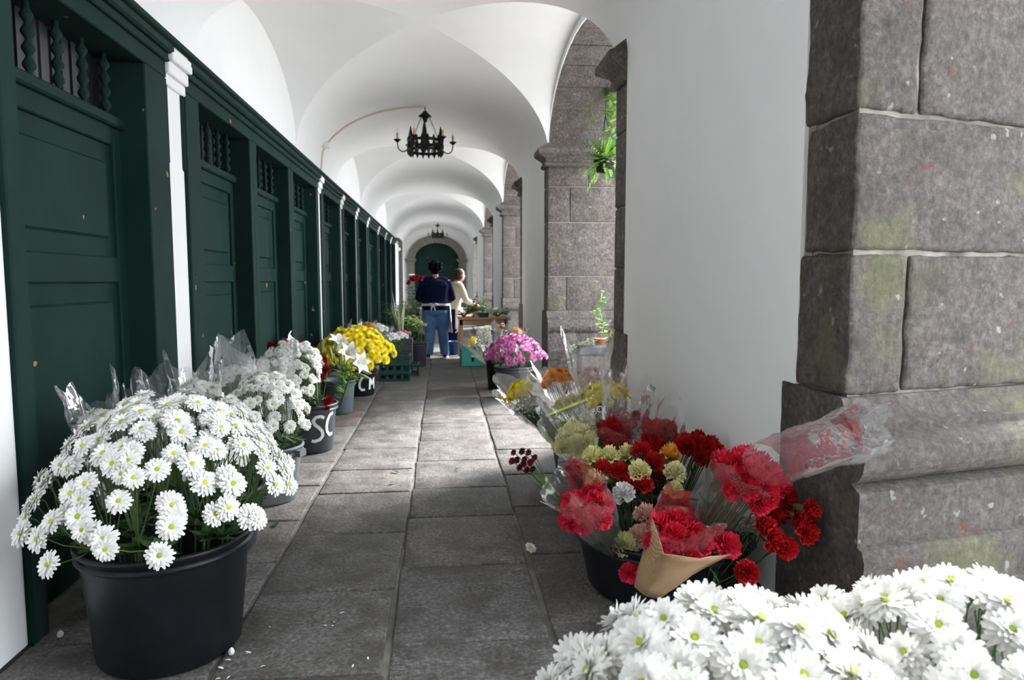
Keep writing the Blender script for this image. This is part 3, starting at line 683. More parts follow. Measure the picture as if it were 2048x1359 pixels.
D = dome(B1, .45, .44, .585, .90, 165, 3, .085, back=.09, xmin=-1.46)
fill_bucket('daisy_spray', 'white daisy chrysanthemum spray in the large black bucket', 'flower', 'daisies in the large black bucket', B1, .255, .04, D, 5, DAISY, .088, DAISY_EYE, 31, rim_h=.43, leaves=12, leaf_w=.02)
D = dome((B2[0] - .01, B2[1]), .29, .38, .48, .74, 90, 4, .08, back=.04, xmin=-1.46)
fill_bucket('daisy_spray', 'white daisy chrysanthemum spray in the scuffed black bucket', 'flower', 'daisies in the scuffed black bucket', B2, .195, .04, D, 5, DAISY, .08, DAISY_EYE, 32, rim_h=.31, leaves=9)
D = dome((B3[0] - .02, B3[1]), .28, .36, .48, .76, 90, 5, .075, back=.05, xmin=-1.46)
fill_bucket('daisy_spray', 'white daisy chrysanthemum spray in the dusty grey bucket', 'flower', 'daisies in the dusty grey bucket', B3, .185, .04, D, 5, DAISY, .076, DAISY_EYE, 33, rim_h=.34, leaves=9)
D = dome((B4[0] - .07, B4[1] - .30), .33, .40, .60, .87, 130, 6, .06, back=.05, xmin=-1.46, xmax=-.95)
fill_bucket('daisy_spray', 'small white daisy spray in the charcoal bucket lettered SC', 'flower', 'small daisies in the SC bucket', (B4[0], B4[1] - .05), .15, .04, D, 7, DAISY, .066, DAISY_EYE, 34, rim_h=.38, leaves=9)
D = dome((B6[0] - .05, B6[1] - .02), .46, .60, .47, .76, 150, 8, .1, back=.06, xmin=-1.47)
fill_bucket('chrysanthemum_spray', 'bright yellow chrysanthemum spray in the black bucket lettered CM', 'flower', 'yellow chrysanthemums in the CM bucket', B6, .18, .04, D, 6, MUM_YELLOW, .125, None, 35, rim_h=.30, leaves=4)

def carnation(label, group, base, head, colour, size=.07, face=None, name='carnation', leaves=2, rr=rnd):
    base, head = Vector(base), Vector(head); o = thing(name, label, 'flower', base, group=group)
    nv = (face or (head - base).normalized() + Vector((rr.uniform(-.3, .3), rr.uniform(-.5, 0), rr.uniform(0, .3)))).normalized()
    e = head - base - nv * size * .55; m_ = e * .55 + Vector((rr.uniform(-.015, .015), rr.uniform(-.015, .015), .0))
    MB().tube([Vector(), m_, e - nv * .03, e], [.0028, .0025, .0025, .003], 5).build('stem', M['stem'], o, True)
    if leaves:
        lf = MB()
        for k in range(leaves):
            q = e * rr.uniform(.45, .8); a = rr.uniform(0, 6.3); leafblade(lf, q, q + Vector((math.cos(a) * .05, math.sin(a) * .05, .05)), .005, 0, 3)
        lf.build('foliage', M['leaf'], o, True)
    q = quat_to(nv, rr.uniform(0, 6)); s = size * rr.uniform(.88, 1.1) / 2
    h = obj('flower_head', rr.choice(CARN[colour]), o, head - base, q, s); obj('calyx', CALYX, h)
    return o
# dark red carnations behind the small daisies
for px, py, y in ((545, 694, 5.75), (568, 690, 5.75), (588, 692, 5.75), (606, 696, 5.75), (630, 708, 5.6), (643, 724, 5.5), (650, 742, 5.45), (640, 756, 5.4), (636, 736, 5.5), (618, 702, 5.7), (655, 805, 5.45), (650, 815, 5.4)):
    h = at(px, py, y); carnation('deep red carnation standing among the small daisies of the SC bucket', 'red carnations in the SC bucket', (B4[0] + (h.x - B4[0]) * .35, B4[1] + .06 + rnd.uniform(-.03, .03), .04), h, 'deep_red', .09)
# lilies
LILY = MB()
for k in range(6):
    a = k * PI / 3; wd = .38 if k % 2 else .28; vs = []
    for i in range(7):
        t = i / 6; r = .06 + .20 * t + .72 * t ** 2.6; z = 1.15 * math.sin(t * 1.75) ; w_ = wd * math.sin(PI * (.12 + .86 * t)) ** .8
        for s in (-1, 0, 1): vs.append((r * math.cos(a) - s * w_ * math.sin(a), r * math.sin(a) + s * w_ * math.cos(a), z + (.05 if s else 0)))
    LILY.add(vs, [(i * 3 + k2, i * 3 + k2 + 1, i * 3 + k2 + 4, i * 3 + k2 + 3) for i in range(6) for k2 in (0, 1)])
LILY = LILY.mesh('lily_bloom', M['white_petal'], True)
_s = MB()
for k in range(6): a = k * PI / 3 + .3; _s.tube([(0, 0, .1), (.1 * math.cos(a), .1 * math.sin(a), .75), (.16 * math.cos(a), .16 * math.sin(a), .95)], [.012, .012, .035], 5)
STAMEN = _s.mesh('stamens', M['pale_yellow'], True)
BUD = MB().lathe([(.01, 0), (.07, .1), (.12, .5), (.15, .9), (.11, 1.2), (.02, 1.4)], 8).mesh('bud', M['leaf_stripe'], True)
def lily(base, blooms, buds):
    base = Vector(base); o = thing('lily_stem', 'tall white lily stem with long buds in the slate grey bucket', 'flower', base, group='white lilies in the slate bucket')
    top = sum((Vector(b[0]) for b in blooms + buds), Vector()) / len(blooms + buds) - Vector((0, 0, .08))
    st = MB().tube([Vector(), (top - base) * .5, top - base], .006, 6)
    for p, nv in blooms + buds: st.tube([top - base - Vector((0, 0, .05)), (Vector(p) - base).lerp(top - base, .4), Vector(p) - base], .004, 5)
    st.build('stem', M['stem'], o, True); lf = MB()
    for k in range(26):
        q = (top - base) * rnd.uniform(.3, 1); a = rnd.uniform(0, 6.3); ln = rnd.uniform(.08, .13); leafblade(lf, q, q + Vector((math.cos(a) * ln, math.sin(a) * ln, rnd.uniform(0, .05))), .011, .0, 4)
    lf.build('foliage', M['leaf_light'], o, True)
    for p, nv in blooms: h = obj('bloom', LILY, o, Vector(p) - base, quat_to(Vector(nv)), .115); obj('stamens', STAMEN, h)
    for p, nv in buds: obj('bud', BUD, o, Vector(p) - base, quat_to(Vector(nv)), .11)
Y5 = 6.85
lily((B5[0], B5[1], .05), [(at(622, 715, Y5), (-.6, -.5, .5)), (at(600, 690, Y5 + .1), (-.9, -.1, .4))], [(at(645, 705, Y5), (.1, -.3, 1))])
lily((B5[0] + .05, B5[1] - .05, .05), [(at(690, 712, Y5 - .2), (.45, -.8, .45)), (at(672, 700, Y5), (.3, -.4, .9))], [(at(665, 722, Y5 - .1), (-.1, -.4, 1)), (at(715, 738, Y5 - .2), (.9, -.3, -.25))])
lily((B5[0] + .02, B5[1] - .09, .05), [(at(705, 728, Y5 - .25), (.7, -.6, .2))], [(at(680, 730, Y5 - .3), (.2, -.5, .8)), (at(712, 745, Y5 - .3), (.9, -.4, -.35))])
# low bright foliage at the side of the SC bucket
o = thing('leafy_cutting', 'bright green leafy cutting hanging over the rim of the slate lily bucket', 'foliage', (B5[0] + .07, B5[1] - .09, .05)); lf = MB(); st = MB()
for k in range(9):
    a = rnd.uniform(-2.0, .4); tip = Vector((math.cos(a) * .17, math.sin(a) * .17 - .03, rnd.uniform(.26, .55))); mid_ = Vector((math.cos(a) * .04, math.sin(a) * .04, .36)); st.tube([(0, 0, 0), mid_, tip], .004, 5)
    for j in range(12):
        q = mid_.lerp(tip, j / 12); b = rnd.uniform(0, 6.3); leafblade(lf, q, q + Vector((math.cos(b) * .08, math.sin(b) * .08, rnd.uniform(-.02, .04))), .010, 0, 3)
st.build('stem', M['stem'], o, True); lf.build('foliage', M['leaf_light'], o, True)

# ------------------------------------------------------------------ cellophane bouquets
def film_sheet(c0, axis, length, r0, r1, seed, crumple=.12, mouth=.35, n=40, m=16, flat=.75, open_gap=0):
    """A conical wrap of film along an axis: pleated, creased, with an uneven mouth."""
    r = random.Random(seed); axis = Vector(axis).normalized(); e1 = axis.cross(Vector((.3, .2, 1))).normalized(); e2 = axis.cross(e1)
    ph = [r.uniform(0, 6.3) for _ in range(6)]; rings = []; off = Vector((seed * 1.37, seed * .71, seed * .33))
    for i in range(m + 1):
        t = i / m; ring = []
        for k in range(n + 1):
            a = (2 * PI - open_gap) * k / n + open_gap / 2
            rad = r0 + (r1 - r0) * (t ** .8)
            fold = math.sin(a * 3 + ph[0]) * .35 + math.sin(a * 7 + ph[1] + t * 2) * .3 + math.sin(a * 13 + ph[2]) * .15
            rad *= 1 + crumple * fold * (.3 + t)
            ln = length * t * (1 + (mouth * (math.sin(a * 2 + ph[3]) * .4 + (abs(((a * 2.5 / PI + ph[4]) % 1) - .5) * 2 - .5) * .6)) * t * t)
            p = Vector(c0) + axis * ln + e1 * math.cos(a) * rad + e2 * math.sin(a) * rad * flat
            p += noise.noise_vector((p + off) * 9) * .022 * (.2 + t) + noise.noise_vector((p + off) * 26) * .008
            ring.append(p)
        rings.append(ring)
    vs = [p for q in rings for p in q]; w_ = n + 1
    return vs, [(i * w_ + k, i * w_ + k + 1, (i + 1) * w_ + k + 1, (i + 1) * w_ + k) for i in range(m) for k in range(n)]
def bouquet(label, group, base, head, kind, n, spread, size, sleeve=None, seed=1, film='film', name='wrapped_bouquet', eye=None, up=.5, foliage=8):
    """A wrapped bunch: stems gathered at the base, a cushion of heads, a film sleeve around it."""
    base, head = Vector(base), Vector(head); r = random.Random(seed); ax = (head - base).normalized(); ln = (head - base).length
    o = thing(name, label, 'bouquet', base, group=group); e1 = ax.cross(Vector((0, 1, .2))).normalized(); e2 = ax.cross(e1)
    st = MB(); meshes = CARN[kind] if isinstance(kind, str) else kind
    for i in range(n):
        q = math.sqrt((i + .5) / n); a = i * 2.4 + r.uniform(-.2, .2); u, v = q * math.cos(a) * spread, q * math.sin(a) * spread
        p = head - base + e1 * u + e2 * v + ax * (spread * .5 * (1 - q * q) - spread * .25 + r.uniform(-.012, .012))
        nv = (ax * up + e1 * u / spread * .7 + e2 * v / spread * .7 + Vector((0, -.25, .15))).normalized()
        h = obj('flower_head', r.choice(meshes), o, p, quat_to(nv, r.uniform(0, 6)), size * r.uniform(.88, 1.1) / 2)
        if isinstance(kind, str): obj('calyx', CALYX, h)
        elif eye: obj('flower_centre', eye, h)
        st.tube([e1 * u * .25 + e2 * v * .25, p * .55 + e1 * u * .1, p - nv * size * .4], [.0028, .0028, .003], 5)
    st.build('stems', M['stem'], o, True)
    if foliage:
        lf = MB()
        for k in range(foliage):
            q = ax * ln * r.uniform(.45, .85) + e1 * r.uniform(-.5, .5) * spread + e2 * r.uniform(-.5, .5) * spread; a = r.uniform(0, 6.3)
            leafblade(lf, q, q + ax * .06 + Vector((math.cos(a) * .04, math.sin(a) * .04, 0)), .009, 0, 3)
        lf.build('foliage', M['leaf'], o, True)
    if sleeve:
        s0, length, r0, r1, kw = (*sleeve, {})[:5] if len(sleeve) < 5 else sleeve
        vs, fs = film_sheet(ax * ln * s0, kw.get('axis', ax), length, r0, r1, seed, **{k: v for k, v in kw.items() if k != 'axis'})
        MB().add(vs, fs).build('sleeve', M[film], o, True)
    return o
# ================================================================== RIGHT SIDE: tubs and wrapped bunches
T1, T2, T3, T4, T5 = (.97, 2.90), (1.03, 3.72), (1.02, 4.62), (.81, 7.85), (.70, 8.45)
bucket('flower_tub', 'wide black tub of loose and wrapped carnations against the white pier', T1, .33, .385, .27, 'black_plastic', cat='tub')
bucket('flower_tub', 'black tub of wrapped carnations behind the wide carnation tub', T2, .24, .29, .32, 'black_plastic', cat='tub')
bucket('flower_tub', 'charcoal tub of bunches in white film at the foot of the pier', T3, .24, .29, .32, 'dark_grey_plastic', cat='tub')
bucket('flower_bucket', 'slate black bucket filled with magenta chrysanthemums', T4, .18, .22, .36, 'dark_grey_plastic')
bucket('flower_bucket', 'tall black bucket behind the magenta chrysanthemums', T5, .15, .18, .42, 'black_plastic')
D = dome((T4[0] + .01, T4[1] - .02), .37, .36, .46, .70, 120, 21, .07, back=.02)
fill_bucket('chrysanthemum_spray', 'magenta chrysanthemum spray in the slate black bucket', 'flower', 'magenta chrysanthemums in the bucket', T4, .20, .04, D, 7, MUM_PINK, .085, None, 41, rim_h=.36, leaves=8)
# loose carnations in the wide tub: pixel, distance, colour
loose = [(1185, 918, 3.02, 'pale_yellow'), (1219, 916, 3.02, 'pale_yellow'), (1255, 914, 3.04, 'pale_yellow'), (1194, 965, 2.88, 'pale_yellow'), (1279, 946, 2.84, 'pale_yellow'), (1348, 950, 2.88, 'pale_yellow'), (1228, 962, 2.95, 'pale_yellow'),
         (1251, 1091, 2.64, 'pale_yellow'), (1347, 984, 2.82, 'pale_yellow'), (1345, 1160, 2.62, 'pale_yellow'), (1283, 905, 2.98, 'red'), (1307, 931, 2.92, 'red'), (1206, 943, 2.90, 'red'), (1240, 946, 2.88, 'red'),
         (1285, 974, 2.82, 'red'), (1439, 942, 2.95, 'red'), (1443, 980, 2.9, 'red'), (1262, 975, 2.84, 'red'), (1320, 955, 2.95, 'red'), (1249, 991, 2.76, 'white_petal'), (1290, 1035, 2.68, 'peach'), (1281, 1074, 2.64, 'peach'), (1338, 914, 3.0, 'orange'),
         (1260, 1146, 2.58, 'hot_red'), (1405, 1046, 2.78, 'red'), (1451, 1093, 2.42, 'hot_red'), (1522, 1055, 2.52, 'red'), (1540, 1075, 2.48, 'red'), (1571, 1095, 2.46, 'red'), (1609, 1065, 2.44, 'red'), (1612, 1018, 2.46, 'red'), (1566, 997, 2.56, 'red'), (1592, 1030, 2.5, 'red'), (1545, 1025, 2.56, 'red'), (1492, 1144, 2.42, 'red'), (1410, 1085, 2.62, 'red')]
words = {'pale_yellow': 'pale yellow', 'white_petal': 'single white', 'peach': 'blush pink', 'orange': 'single orange', 'hot_red': 'rose red', 'red': 'red'}
for px, py, y, c in loose:
    right = px > 1480; h = at(px, py, y - .15 if right else y)
    b = (T1[0] + max(-.25, min(.25, (h.x - T1[0]) * .5)), T1[1] + max(-.24, min(.24, (h.y - T1[1]) * .5)), .04)
    lab = ('loose red carnation leaning out of the tub towards the stone pier base' if right else 'loose %s carnation standing in the wide black tub' % words[c])
    grp = 'carnations leaning to the stone base' if right else 'loose %s carnations in the tub' % words[c]
    f = None if not right else Vector((.25 + rnd.uniform(-.3, .4), -.6, rnd.uniform(-.1, .4)))
    carnation(lab, grp, b, h, c, .115 if c == 'hot_red' and px > 1400 else .098, f, leaves=4)
# wrapped bunches (base in the tub, head position, kind, ...)
W = lambda px, py, y: at(px, py, y)
bouquet('rose red carnations wrapped in creased clear film tipping out over the floor', None, (.80, 2.72, .10), W(1172, 1018, 2.58), 'hot_red', 15, .082, .09, (.42, .40, .05, .15, dict(mouth=.35, crumple=.22)), 3)
o_ = bouquet('large rose red carnation bunch in a long clear cone reaching to the stone pier', None, (1.02, 2.75, .10), W(1502, 955, 2.40), 'hot_red', 20, .10, .10, (.25, .50, .07, .15, dict(mouth=.25, crumple=.14)), 5)
vs, fs = film_sheet(W(1530, 930, 2.36) - Vector(o_.location), W(1745, 855, 1.93) - W(1530, 930, 2.36), (W(1745, 855, 1.93) - W(1530, 930, 2.36)).length, .10, .10, 77, crumple=.14, mouth=.2, flat=.8)
MB().add(vs, fs).build('sleeve_end', M['film'], o_, True)
bouquet('deep red carnations in clear film next to the pale yellow bunch', None, (.98, 3.62, .10), W(1218, 868, 3.5), 'red', 15, .095, .09, (.35, .45, .06, .15, dict(mouth=.35, crumple=.2)), 7)
bouquet('deep red carnation bunch in film beside the bare white wall of the pier', None, (1.08, 3.58, .10), W(1318, 868, 3.42), 'red', 13, .085, .09, (.35, .45, .06, .14, dict(mouth=.4, crumple=.2)), 8)
bouquet('dark red carnations in tight film standing highest against the white pier', None, (1.12, 3.3, .10), W(1398, 895, 3.15), 'red', 15, .085, .09, (.4, .28, .06, .115, dict(mouth=.15, crumple=.14)), 9)
b_ = bouquet('pale yellow carnations in film printed with a yellow and green band', None, (.93, 3.55, .10), W(1150, 880, 3.45), 'pale_yellow', 15, .095, .09, (.3, .50, .05, .17, dict(mouth=.3, crumple=.12)), 10)
# printed band and lettering on a flat film bag behind the yellow carnations
bp = W(1165, 835, 3.62); u_ = (W(1222, 782, 3.62) - W(1092, 833, 3.62)); L_ = u_.length; u_.normalize(); n_ = Vector((0, -1, .25)); n_ = (n_ - u_ * n_.dot(u_)).normalized(); v_ = n_.cross(u_)
bag = thing('printed_bag', 'flat clear flower bag printed with a yellow and green band', 'bag', W(1140, 880, 3.62))
org = W(1092, 833, 3.62) - Vector(bag.location)
def flat(mb, u0, u1, v0, v1, off=0):
    nn = 10; vs = []
    for i in range(nn + 1):
        for v in (v0, v1):
            p = org + u_ * (L_ * (u0 + (u1 - u0) * i / nn)) + v_ * v; p = p + n_ * (off + .012 * noise.noise((p + Vector((5, 2, 1))) * 7)); vs.append(p)
    mb.add(vs, [(2 * i, 2 * i + 2, 2 * i + 3, 2 * i + 1) for i in range(nn)]); return mb
MB_ = MB(); flat(MB_, -.05, 1.1, -.28, -.14); flat(MB_, -.05, 1.1, -.14, 0); flat(MB_, -.05, 1.1, 0, .14); MB_.build('film', M['film'], bag, True)
flat(MB(), 0, .62, 0, .011, .003).build('yellow_band', M['yellow_print'], bag); flat(MB(), .05, .62, -.010, 0, .003).build('green_band', M['green_print'], bag)
tc = bpy.data.curves.new('print', 'FONT'); tc.body = 'MULTIBO'; tc.size = .05; tc.extrude = .0004; tc.align_x = 'LEFT'; tc.materials.append(M['white_paint'])
to = bpy.data.objects.new('print', tc); COL.objects.link(to)
dg = bpy.context.evaluated_depsgraph_get(); tm = bpy.data.meshes.new_from_object(to.evaluated_get(dg)); bpy.data.objects.remove(to)
tm.transform(Matrix.Translation(org + u_ * L_ * .25 - v_ * .085 + n_ * .018) @ Matrix((u_, v_, n_)).transposed().to_4x4()); obj('lettering', tm, bag)
bouquet('dark sleeve of small grey white filler flowers leaning out over the pavement', None, (.95, 4.3, .08), W(1062, 812, 4.12), [DAISY[0]], 4, .04, .02, (.1, .60, .05, .10, dict(mouth=.15, crumple=.1)), 11)
st_ = bpy.data.objects[[x.name for x in bpy.data.objects if x.get('label', '').startswith('dark sleeve')][0]]
mb = MB(); hd = W(1062, 812, 4.12) - Vector(st_.location); r = random.Random(4)
for k in range(420):
    a, q = r.uniform(0, 6.3), math.sqrt(r.random()); p = hd + Vector((math.cos(a) * q * .10, math.sin(a) * q * .08, r.uniform(-.03, .05) - q * q * .03)); s = r.uniform(.004, .008)
    mb.add([p + Vector((s, 0, 0)), p + Vector((-s, 0, 0)), p + Vector((0, s, 0)), p + Vector((0, -s, 0)), p + Vector((0, 0, s)), p + Vector((0, 0, -s))], [(0, 2, 4), (2, 1, 4), (1, 3, 4), (3, 0, 4), (2, 0, 5), (1, 2, 5), (3, 1, 5), (0, 3, 5)])
fl = mb.build('florets', M['statice'], st_); fl['kind'] = 'stuff'
mb = MB()
for k in range(46):
    a, q = r.uniform(0, 6.3), math.sqrt(r.random()); mb.tube([Vector((math.cos(a) * q * .04, math.sin(a) * q * .03, .0)), hd * .6 + Vector((math.cos(a) * q * .06, math.sin(a) * q * .05, 0)), hd + Vector((math.cos(a) * q * .09, math.sin(a) * q * .07, -.02))], .004, 4)
mb.build('stems', M['leaf'], st_, True)
bouquet('golden chrysanthemums in a white pleated film cone over the pavement', None, (.95, 4.68, .10), W(1036, 778, 4.6), MUM_GOLD, 11, .09, .085, (.3, .52, .06, .19, dict(mouth=.4, crumple=.2)), 12, 'film_white')
bouquet('orange chrysanthemums in stiff clear film before the plant shelf', None, (1.0, 4.95, .10), W(1112, 752, 4.95), MUM_ORANGE, 11, .11, .10, (.3, .48, .06, .19, dict(mouth=.3, crumple=.18)), 13)
bouquet('peach chrysanthemums in milky film beside the dark pier edge', None, (1.12, 5.0, .10), W(1180, 752, 5.0), MUM_PEACH, 16, .15, .09, (.3, .66, .06, .22, dict(mouth=.35, crumple=.18)), 14, 'film_white')
bouquet('long row of soft yellow chrysanthemums in film against the white wall', None, (1.12, 4.5, .10), W(1205, 783, 4.45), MUM_GOLD, 26, .17, .085, (.3, .50, .06, .21, dict(mouth=.3, crumple=.15)), 15)
bouquet('pale yellow chrysanthemums in film beside the grey filler flowers', None, (1.02, 4.2, .10), W(1128, 812, 4.2), CARN['pale_yellow'], 9, .09, .07, (.35, .40, .06, .15, dict(mouth=.3, crumple=.15)), 16)
bouquet('red carnations sunk deep in clear film below the soft yellow row', None, (1.08, 3.95, .10), W(1250, 838, 3.85), 'red', 9, .08, .075, (.35, .50, .06, .16, dict(mouth=.4, crumple=.2)), 17)
# crimson pompon sprays
hs = [at(1000 + .29 * 0 + px, py, 3.05) for px, py in ((28, 905), (35, 920), (45, 903), (50, 918), (40, 935), (58, 905), (62, 925), (55, 940), (70, 915), (25, 922), (66, 938), (48, 928))]
for k in range(0, 12, 4):
    spray('pompon_spray', 'crimson pompon chrysanthemum spray poking out beyond the film', 'flower', 'crimson pompon sprays', (.78, 3.02, .06), [(h, Vector((-.6, -.5, .5))) for h in hs[k:k + 4]], POMPON, .042, None, leaves=2, rim=(T1, .36, .27))
gc = thing('green_wrap', 'green tissue sheet tucked behind the loose pale yellow carnations', 'tissue', W(1195, 945, 3.1)); g0 = Vector(gc.location)
vs = [W(px, py, y) - g0 for px, py, y in ((1160, 925, 3.1), (1195, 890, 3.14), (1215, 905, 3.13), (1200, 960, 3.08), (1170, 975, 3.05))]
mb = MB(); mb.add(vs + [v + Vector((.0, .004, 0)) for v in vs], [(0, 1, 2, 3, 4), (9, 8, 7, 6, 5)] + [(i, (i + 1) % 5, (i + 1) % 5 + 5, i + 5) for i in range(5)]); mb.build('sheet', M['green_card'], gc)
# burlap-wrapped bunch
bb = Vector((.84, 2.58, .16))
bq = bouquet('rose red carnations wrapped in tan burlap and a clear film triangle', None, bb, W(1352, 1076, 2.42), 'hot_red', 10, .085, .10, (.5, .28, .07, .13, dict(mouth=.5, crumple=.1)), 19)
def burlap(pts_rows, name):
    mb = MB(); rows = [[W(*p) - bb for p in r_] for r_ in pts_rows]; vs = []; nr, nc = 7, 9
    for i in range(nr + 1):
        for j in range(nc + 1):
            a = i / nr * (len(rows) - 1); i0 = min(int(a), len(rows) - 2); fa_ = a - i0
            def row(rw):
                b = j / nc * (len(rw) - 1); j0 = min(int(b), len(rw) - 2); return rw[j0].lerp(rw[j0 + 1], b - j0)
            p = row(rows[i0]).lerp(row(rows[i0 + 1]), fa_); vs.append(p + noise.noise_vector(p * 14) * .006)
    mb.add(vs, [(i * (nc + 1) + j, i * (nc + 1) + j + 1, (i + 1) * (nc + 1) + j + 1, (i + 1) * (nc + 1) + j) for i in range(nr) for j in range(nc)])
    o = mb.build(name, M['burlap'], bq, True); m_ = o.modifiers.new('thickness', 'SOLIDIFY'); m_.thickness = .003
burlap([[(1266, 1172, 2.40), (1288, 1192, 2.34), (1320, 1198, 2.36)], [(1285, 1105, 2.42), (1318, 1140, 2.26), (1372, 1158, 2.28)], [(1302, 1030, 2.46), (1328, 1108, 2.22), (1400, 1116, 2.22), (1462, 1108, 2.32)]], 'burlap_wrap')
burlap([[(1300, 1110, 2.52), (1345, 1110, 2.56), (1400, 1100, 2.52)], [(1325, 1040, 2.56), (1350, 1035, 2.58), (1385, 1040, 2.54)], [(1330, 1012, 2.58), (1352, 1008, 2.60), (1375, 1014, 2.57)]], 'burlap_flap')

# ---- wrapped white bunches on the left, behind the daisy buckets
left_wraps = [((-1.30, 2.98, .0), (195, 835, 2.98), 8, .09, 51, 'clear film wrap of white daisies tucked between the widest door and the large bucket'),
              ((-1.32, 3.22, .0), (300, 815, 3.2), 8, .10, 52, 'crackled film wrap of white daisies against the foot of the door frame'),
              ((-1.34, 3.95, .0), (395, 775, 3.9), 10, .12, 53, 'milky film wrap of white daisies before the white pilaster'),
              ((-1.33, 4.75, .0), (465, 745, 4.65), 12, .13, 54, 'tall ballooning film wrap of white daisies before the second green door'),
              ((-1.10, 4.72, .0), (545, 775, 4.62), 12, .13, 55, 'white daisies under shiny crumpled film above the dusty grey bucket')]
for b, (px, py, y), n, sp, sd, lab in left_wraps:
    bouquet(lab, None, b, at(px, py, y), DAISY, n, sp, .085, (.5, .50 if sd != 54 else .55, .08, sp * 1.5, dict(mouth=.35, crumple=.22)), sd, 'film' if sd < 53 else 'film_white', eye=DAISY_EYE)

# ================================================================== FOREGROUND: white chrysanthemums on a low stand
F1, F2 = (.53, 1.14), (1.05, 1.20)
bucket('flower_bucket', 'black bucket of large white chrysanthemums before the open arch', F1, .15, .18, .34, 'black_plastic')
bucket('flower_bucket', 'grey bucket of large white chrysanthemums beside the stone pier base', F2, .15, .18, .34, 'grey_plastic')
for c, n, sd, lab, grp, rx in ((F1, 70, 61, 'large white chrysanthemum spray in the black bucket before the open arch', 'white chrysanthemums in the black foreground bucket', .36), (F2, 70, 62, 'large white chrysanthemum spray in the grey bucket near the stone pier', 'white chrysanthemums in the grey foreground bucket', .36)):
    D = dome(c, rx, .33, .56, .73, n, sd, .1, back=-.02, jz=.02)
    fill_bucket('chrysanthemum_spray', lab, 'flower', grp, c, .16, .04, D, 4, MUM_WHITE, .105, MUM_EYE, sd, rim_h=.34, leaves=5)
gb = thing('grass_tuft', 'thin arching grass blades beside the stone pier base', 'grass', (1.50, 1.62, 0)); lf = MB()
for pts, w_ in (([(2048 + 60, 1190, 1.62), (2030, 1160, 1.6), (1960, 1142, 1.6), (1890, 1142, 1.62), (1840, 1165, 1.64)], .006), ([(2110, 1200, 1.64), (2040, 1175, 1.66), (1970, 1180, 1.66), (1920, 1200, 1.66)], .005), ([(2110, 1260, 1.6), (2040, 1268, 1.6), (1990, 1282, 1.6)], .005)):
    P_ = [at(*p) - Vector(gb.location) for p in pts]; P_ = [Vector((0, 0, 0)), P_[0] * .6 + Vector((.05, 0, .1))] + P_
    lf.tube(P_, [w_ * .6] + [w_] * (len(P_) - 2) + [.001], 6, flat=.35)
lf.build('blades', M['leaf_stripe'], gb, True)
# ================================================================== CHANDELIERS
def chandelier(label, loc):
    o = thing('chandelier', label, 'chandelier', loc, group='iron chandeliers under the vault')
    MB().lathe([(.008, .0), (.008, -.06), (.03, -.07), (.05, -.10), (.095, -.135), (.10, -.15), (.05, -.16), (.035, -.20), (.028, -.225), (.008, -.24)], 16).build('canopy', M['iron'], o, True)
    Rg, zt, zb = .26, -.52, -.66
    for z in (zt, zb):
        MB().lathe([(Rg - .012, z - .02), (Rg + .012, z - .02), (Rg + .012, z + .02), (Rg - .012, z + .02), (Rg - .012, z - .02)], 30).build('hoop', M['iron'], o)
    pk = MB(); prof = [(.006, -.16), (.022, -.11), (.012, -.07), (.024, -.02), (.012, .03), (.022, .07), (.006, .12)]
    pk.lathe(prof, 6); pm = pk.mesh('picket', M['iron'], True)
    for k in range(18):
        a = 2 * PI * k / 18; obj('picket', pm, o, (Rg * math.cos(a), Rg * math.sin(a), (zt + zb) / 2 + .02))
    bl = MB().lathe([(.004, -.15), (.04, -.08), (.045, .0), (.04, .12), (.028, .22), (.004, .33)], 6).mesh('spear_plate', M['iron'])
    for k in range(3):
        a = 2 * PI * k / 3 + .5; p = Vector((math.cos(a), math.sin(a), 0))
        obj('spear_plate', bl, o, p * (Rg + .005) + Vector((0, 0, (zt + zb) / 2)))
        ch = MB(); A, B = p * .075 + Vector((0, 0, -.155)), p * Rg + Vector((0, 0, zt)); n = 15
        for i in range(n):
            c0 = A.lerp(B, (i - .15) / n) if i else A; c1 = A.lerp(B, (i + 1.15) / n); s = p.cross((B - A).normalized()) if i % 2 else Vector((0, 0, 1)).cross(p)
            s = (s - (B - A).normalized() * s.dot((B - A).normalized())).normalized() if i % 2 == 0 else (B - A).normalized().cross(Vector((0, 0, 1)).cross(p)).normalized()
            m_ = (c0 + c1) / 2; ch.tube([c0, m_ + s * .009, c1, m_ - s * .009, c0], .003, 4)
        ch.build('chain', M['iron'], o)
    pan = MB().lathe([(.008, -.04), (.02, -.03), (.055, .0), (.058, .006), (.015, .004), (.001, .004)], 12).mesh('drip_pan', M['iron'], True)
    can = MB().lathe([(.0165, .0), (.0165, .10), (.012, .105), (.001, .105)], 10).mesh('candle', M['candle'], True)
    blb = MB().lathe([(.009, .105), (.016, .125), (.014, .15), (.004, .185), (.001, .19)], 8).mesh('bulb', M['bulb'], True)
    for k in range(6):
        a = 2 * PI * k / 6 + .15; p = Vector((math.cos(a), math.sin(a), 0)); z0 = -.60
        pts = [p * (Rg + .16 * (1 - math.cos(t)) / 2) + Vector((0, 0, z0 - .085 * math.sin(t))) for t in [PI * i / 10 for i in range(11)]] + [p * (Rg + .165) + Vector((0, 0, z0 + .05))]
        ar = MB().tube(pts, .009, 6).build('arm', M['iron'], o, True)
        q = p * (Rg + .165) + Vector((0, 0, z0 + .085))
        obj('drip_pan', pan, ar, q); obj('candle', can, ar, q); obj('bulb', blb, ar, q)
    return o
chandelier('black iron chandelier with candle arms where the cream cable ends', (-.25, 10.75, vz(-.25) - .01))
chandelier('small looking black iron chandelier before the arched portal', (-.22, 31.6, vz(-.22) - .01))

